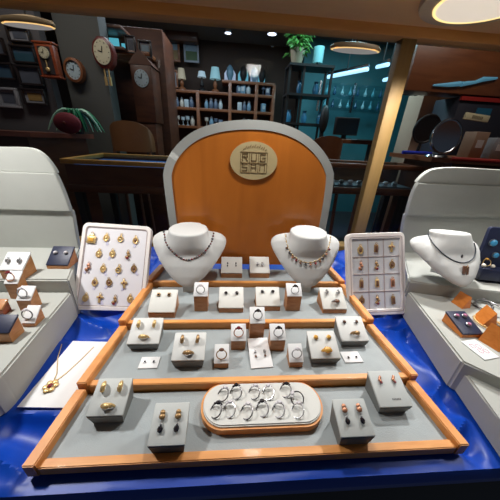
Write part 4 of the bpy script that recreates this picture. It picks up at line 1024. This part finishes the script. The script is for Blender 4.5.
t = thing('red_cushion', 'dark red cushion behind the striped plant at left', 'cushion', T(ony(66, 114, 2.2).x, 2.19, zwc+.075))
MB().ball((0, 0, 0), (.10, .045, .075)).build('cover', mat('maroon', rgb(112, 30, 44), .8), t); MB().ball((0, -.044, 0), (.012, .006, .012)).build('button', DRED, t)
# chairs with curved wooden backs
def chair(x0, y0, x1, y1, Y, label, m):
    c, w, h = px_rect(x0, y0, x1, y1, Y); t = thing('shop_chair', label, 'chair', T(c.x, Y, 0)); zt_ = c.z+h/2; r = w/2; sz = zt_-.45
    pts = [(r*math.sin(a), .12-.14*math.cos(a), 0) for a in [R(-90+180*k/16) for k in range(17)]]
    mm = MB(); n = 17; rs = []
    outl = [math.sqrt(max(.02, 1-((k-8)/8.6)**2)) for k in range(17)]
    rs = [[V((x, y, zt_-h)), V((x, y+.02, zt_-h)), V((x, y+.02, zt_-h+h*o)), V((x, y, zt_-h+h*o))] for (x, y, _), o in zip(pts, outl)]
    mm.rings(rs); mm.build('backrest', m, t)
    MB().lathe([(r*.9, sz-.03), (r*.95, sz), (r*.9, sz+.03), (.001, sz+.035)], (0, -.1, 0), 24).build('seat', m, t)
    for a in (45, 135, 225, 315): MB().tube([(r*.7*math.cos(R(a)), -.1+r*.7*math.sin(R(a)), sz-.02), (r*.9*math.cos(R(a)), -.1+r*.9*math.sin(R(a)), 0)], .018, 8).build('leg', DARKW, t)
    for k in (-1, 1): MB().tube([(k*r*.8, .02, sz), (k*r*.85, .07, zt_-h+.03)], .015, 8).build('back_post', DARKW, t)
chair(106, 121, 150, 152, 2.62, 'chair with a rounded brown wooden back behind the left glass counter', mat('chair_brown', rgb(128, 86, 52), .45, noise=.3, nscale=8))
chair(312, 136, 346, 162, 2.5, 'chair with a rounded patterned wooden back right of the arched board', mat('chair_brown2', rgb(120, 70, 36), .45, noise=.5, nscale=20))
# desk with dark office things
p = ony(355, 140, 2.9)
t = thing('shop_desk', 'dark wooden desk in front of the teal wall', 'desk', T(p.x, 2.9, 0)); MB().box((0, .1, p.z-.02), (.7, .34, .04), .004).build('desk_top', MIDW, t)
for k in (-1, 1): MB().box((k*.32, .1, p.z/2-.02), (.05, .3, p.z-.04)).build('desk_side', DARKW, t)
c, w, h = px_rect(337, 114, 361, 137, 2.95)
t = thing('computer_monitor', 'dark monitor on the desk in front of the teal wall', 'monitor', T(c.x, 3.02, p.z)); MB().box((0, 0, h*.6), (w, .05, h*.8), .008).build('screen_case', BLACK, t); MB().box((0, -.027, h*.6), (w*.9, .004, h*.66)).build('screen', mat('screen_dark', rgb(30, 44, 54), .2), t); MB().box((0, 0, .008), (w*.4, .15, .015)).box((0, .02, h*.15), (.05, .02, h*.3)).build('foot', BLACK, t)
c = ony(360, 137, 2.9)
t = tag(MB().box((0, 0, .004), (.26, .19, .008)).build('paper_stack', mat('paper', rgb(120, 150, 158), .8)), 'loose papers lying on the dark desk', 'papers'); t.matrix_world = T(c.x, 2.85, p.z+.001) @ RZ(12)
c, w, h = px_rect(320, 105, 328, 134, 3.32)
t = thing('office_chair', 'slim black chair back beside the black shelf stand', 'chair', T(c.x, 3.32, 0)); MB().ball((0, 0, c.z), (w*.55, .05, h*.5)).build('backrest', BLACK, t); MB().tube([(0, 0, 0), (0, .02, c.z-h*.3)], .025, 8).build('post', BLACK, t); MB().lathe([(.12, 0), (.11, .04), (.03, .06)], n=5).build('base', BLACK, t)
# right pane: wood panel, frame, box, mirror, sign
p0, p1 = ony(421, 48, 2.3), ony(520, 96, 2.3)
tag(MB().box(((p0.x+p1.x)/2+.3, 2.45, (ony(460, 46, 2.3).z+ony(460, 90, 2.3).z)/2), (p1.x-p0.x+.6, .2, ony(460, 40, 2.3).z-ony(460, 90, 2.3).z), .004).build('wood_pelmet', wood('pelmet', rgb(104, 58, 30), rgb(124, 72, 40), .4, (5, 5, 30))), 'wide brown wooden pelmet board high behind the right pane', 'pelmet')
t = thing('reflection_streak', 'pale blue glowing streak standing for a reflection on the brown pelmet board', 'light strip', T(0, .008, 0)); m = MB()  # teal reflection streak modelled as a glowing strip
m.tube([ony(434, 85, 2.33), ony(450, 84.5, 2.33), ony(461, 83.5, 2.33)], [.006, .016, .018], 8); m.tube([ony(462, 84, 2.33), ony(476, 82, 2.33), ony(484, 79, 2.33), ony(498, 78, 2.33)], [.018, .012, .018, .008], 8); m.build('tube', mat('streak_glow', rgb(90, 150, 176), .5, emit=.35), t)
struct(MB().box((ony(408, 120, 3.3).x+1.5, 3.33, 1.3), (3.0, .06, 2.6)).build('wall_right', WALLD))
picture(404.5, 74, 419, 96, 2.6, 'narrow dark framed picture next to the wooden post', BLACK, SEA, None, GREYI)
c, w, h = px_rect(418, 94, 450, 128, 2.75)
ztop = c.z+h/2
t = thing('beige_cupboard', 'large beige cupboard side behind the round black mirror', 'cupboard', T(c.x, 2.85, 0)); MB().box((0, 0, ztop/2), (w, .25, ztop), .006).build('body', mat('carton', rgb(186, 150, 128), .8), t); MB().box((-w*.05, -.1265, ztop-h/2), (.012, .002, h*.96)).build('seam', mat('tape', rgb(164, 130, 104), .5), t)
zmt = ony(440, 160, 1.6).z+.016
def rmirror(x, y, w_px, h_px, Y, label, face, tilt, back):
    c, w, h = px_rect(x-w_px/2, y-h_px/2, x+w_px/2, y+h_px/2, Y); t = thing('table_mirror', label, 'mirror', T(c.x, Y, c.z)); Mx = RX(90+tilt) ; r = h/2
    MB().lathe([(r*.2, -.012), (r*.95, -.012), (r, 0), (r*.93, .01)], n=36, M=Mx, sx=w/h).build('back', back, t)
    MB().lathe([(r*.9, .006), (.001, .0065)], n=36, M=Mx, sx=w/h).build('glass', face, t)
    MB().torus((0, 0, .006), r*.95, .008, Mx @ Matrix.Diagonal((w/h, 1, 1, 1)), 36, 8).build('rim', back if face is BLACK else CHROME, t)
    zb = zmt-c.z; MB().tube([(0, .01, -r+.01), (0, .02, zb+.01)], .010, 8).lathe([(.07, zb), (.06, zb+.012), (.012, zb+.02)], (0, .02, 0), 20).build('stand', CHROME if face is not BLACK else BLACK, t)
rmirror(426, 129, 25, 30, 1.95, 'round black backed table mirror left of the chrome mirror', BLACK, 8, BLACK)
rmirror(445.5, 137, 30, 36, 1.65, 'round chrome rimmed table mirror on a thin stand', MIRROR, -6, CHROME)
c, w, h = px_rect(464, 114, 489, 121, 2.2)
t = thing('small_sign', 'small pale sign plate on a dark box behind the right pane', 'sign', T(c.x, 2.2, c.z) @ RY(4)); MB().box((0, 0, 0), (w, .02, h), .003).build('plate', mat('sign_pale', rgb(206, 196, 160), .6), t)
m = MB()
for k in range(7): m.box((-w*.2+k*w*.065, -.0115, 0), (w*.04, .002, h*.4))
m.build('printed_mark', mat('sign_ink', rgb(120, 108, 84), .7), t)
c, w, h = px_rect(452, 99, 510, 124, 2.4)
t = thing('dark_cabinet', 'dark box shaped cabinet with a red edge behind the right pane', 'cabinet', T(c.x, 2.4, 0)); MB().box((0, .1, c.z/2), (w, .3, c.z+h), .006).build('body', mat('cab_dark', rgb(44, 44, 54), .5), t); MB().box((0, -.056, c.z+h/2-.015), (w*1.02, .02, .03)).build('red_edge', mat('red_edge', rgb(160, 40, 34), .5), t)
MB().box((-w*.05, -.056, c.z-.02), (w*.25, .01, h*.4)).build('blue_panel', mat('panel_blue', rgb(40, 100, 130), .4), t)
p = ony(470, 160, 1.5)
t = thing('brown_table', 'brown wooden table with red edge under the table mirrors', 'table', T(0, 0, 0)); za, xb = ony(440, 160, 1.6).z, ony(432, 150, 1.9).x
MB().prism([(ony(418, 150, 1.75).x+.02, 1.62), (ony(520, 165, 1.6).x, 1.45), (ony(520, 150, 2.2).x+.5, 2.1), (ony(418, 150, 1.75).x+.02, 2.1)], .03, None, za-.015).build('table_top', MIDW, t)
MB().tube([(ony(450, 157, 1.6).x, 1.585, za+.012), (ony(520, 165, 1.6).x, 1.44, za+.012)], .012, 8).build('red_edge', mat('red_edge', rgb(160, 40, 34), .5), t)
for x in (ony(418, 150, 1.75).x+.12, ony(520, 165, 1.6).x-.1): MB().box((x, 1.8, (za-.015)/2), (.05, .4, za-.02)).build('leg', DARKW, t)
for x0, y0, x1, y1, lab, m, nm_ in ((486, 138, 500, 158, 'pale grey card box at the right edge behind the pane', mat('greybox', rgb(150, 152, 158), .7), 'card_box'), (467, 132, 480, 154, 'narrow beige box beside the pale grey card box', mat('beigebox', rgb(160, 130, 108), .7), 'card_box')):
    c, w, h = px_rect(x0, y0, x1, y1, 1.8); t = thing(nm_, lab, 'box', T(c.x, 1.8, za+.016)); hh = max(.05, c.z+h/2-za-.016); MB().box((0, 0, hh/2), (w, .1, hh), .003).build('carton', m, t); MB().box((0, -.051, hh*.55), (w*.5, .002, hh*.3)).build('front_label', WHITE, t)
c = ony(405, 143, 1.95)
t = thing('blue_pen', 'long blue pen lying next to the wooden post', 'pen', T(c.x, 1.8, za+.03)); MB().tube([(-.1, 0, 0), (.12, 0, 0)], .012, 8).build('barrel', mat('pen_blue', rgb(40, 60, 200), .4), t); MB().tube([(.12, 0, 0), (.16, 0, 0)], [.012, .003], 8).build('tip', SILV, t)
# ------------------------------------------------------------------ shop light
def area(x, y, z, sx, sy, e, col):
    li = bpy.data.lights.new('shop_light', 'AREA'); li.shape = 'RECTANGLE'; li.size = sx; li.size_y = sy; li.energy = e; li.color = col
    o = bpy.data.objects.new('shop_light', li); COL.objects.link(o); o.location = (x, y, z)
area(-.6, 3.4, CE-.03, 1.6, .3, 26, (.8, .9, 1))
area(1.4, 3.2, CE-.03, 1.6, .3, 27, (.5, .9, 1))
area(-1.2, 1.9, CE-.03, 1.0, .3, 9, (1, .9, .8))
area(1.6, 1.6, CE-.03, 1.0, .3, 9, (1, .9, .8))
w = bpy.data.worlds.new('night'); sc.world = w; w.use_nodes = True
w.node_tree.nodes['Background'].inputs[0].default_value = (.05, .06, .08, 1); w.node_tree.nodes['Background'].inputs[1].default_value = .6
sc.view_settings.view_transform = 'Standard'; sc.view_settings.look = 'None'; sc.view_settings.gamma = 1; sc.view_settings.exposure = 0
sc.cycles.use_denoising = True; sc.cycles.max_bounces = 8; sc.cycles.transparent_max_bounces = 16; sc.cycles.sample_clamp_indirect = 4; sc.cycles.caustics_reflective = False; sc.cycles.caustics_refractive = False
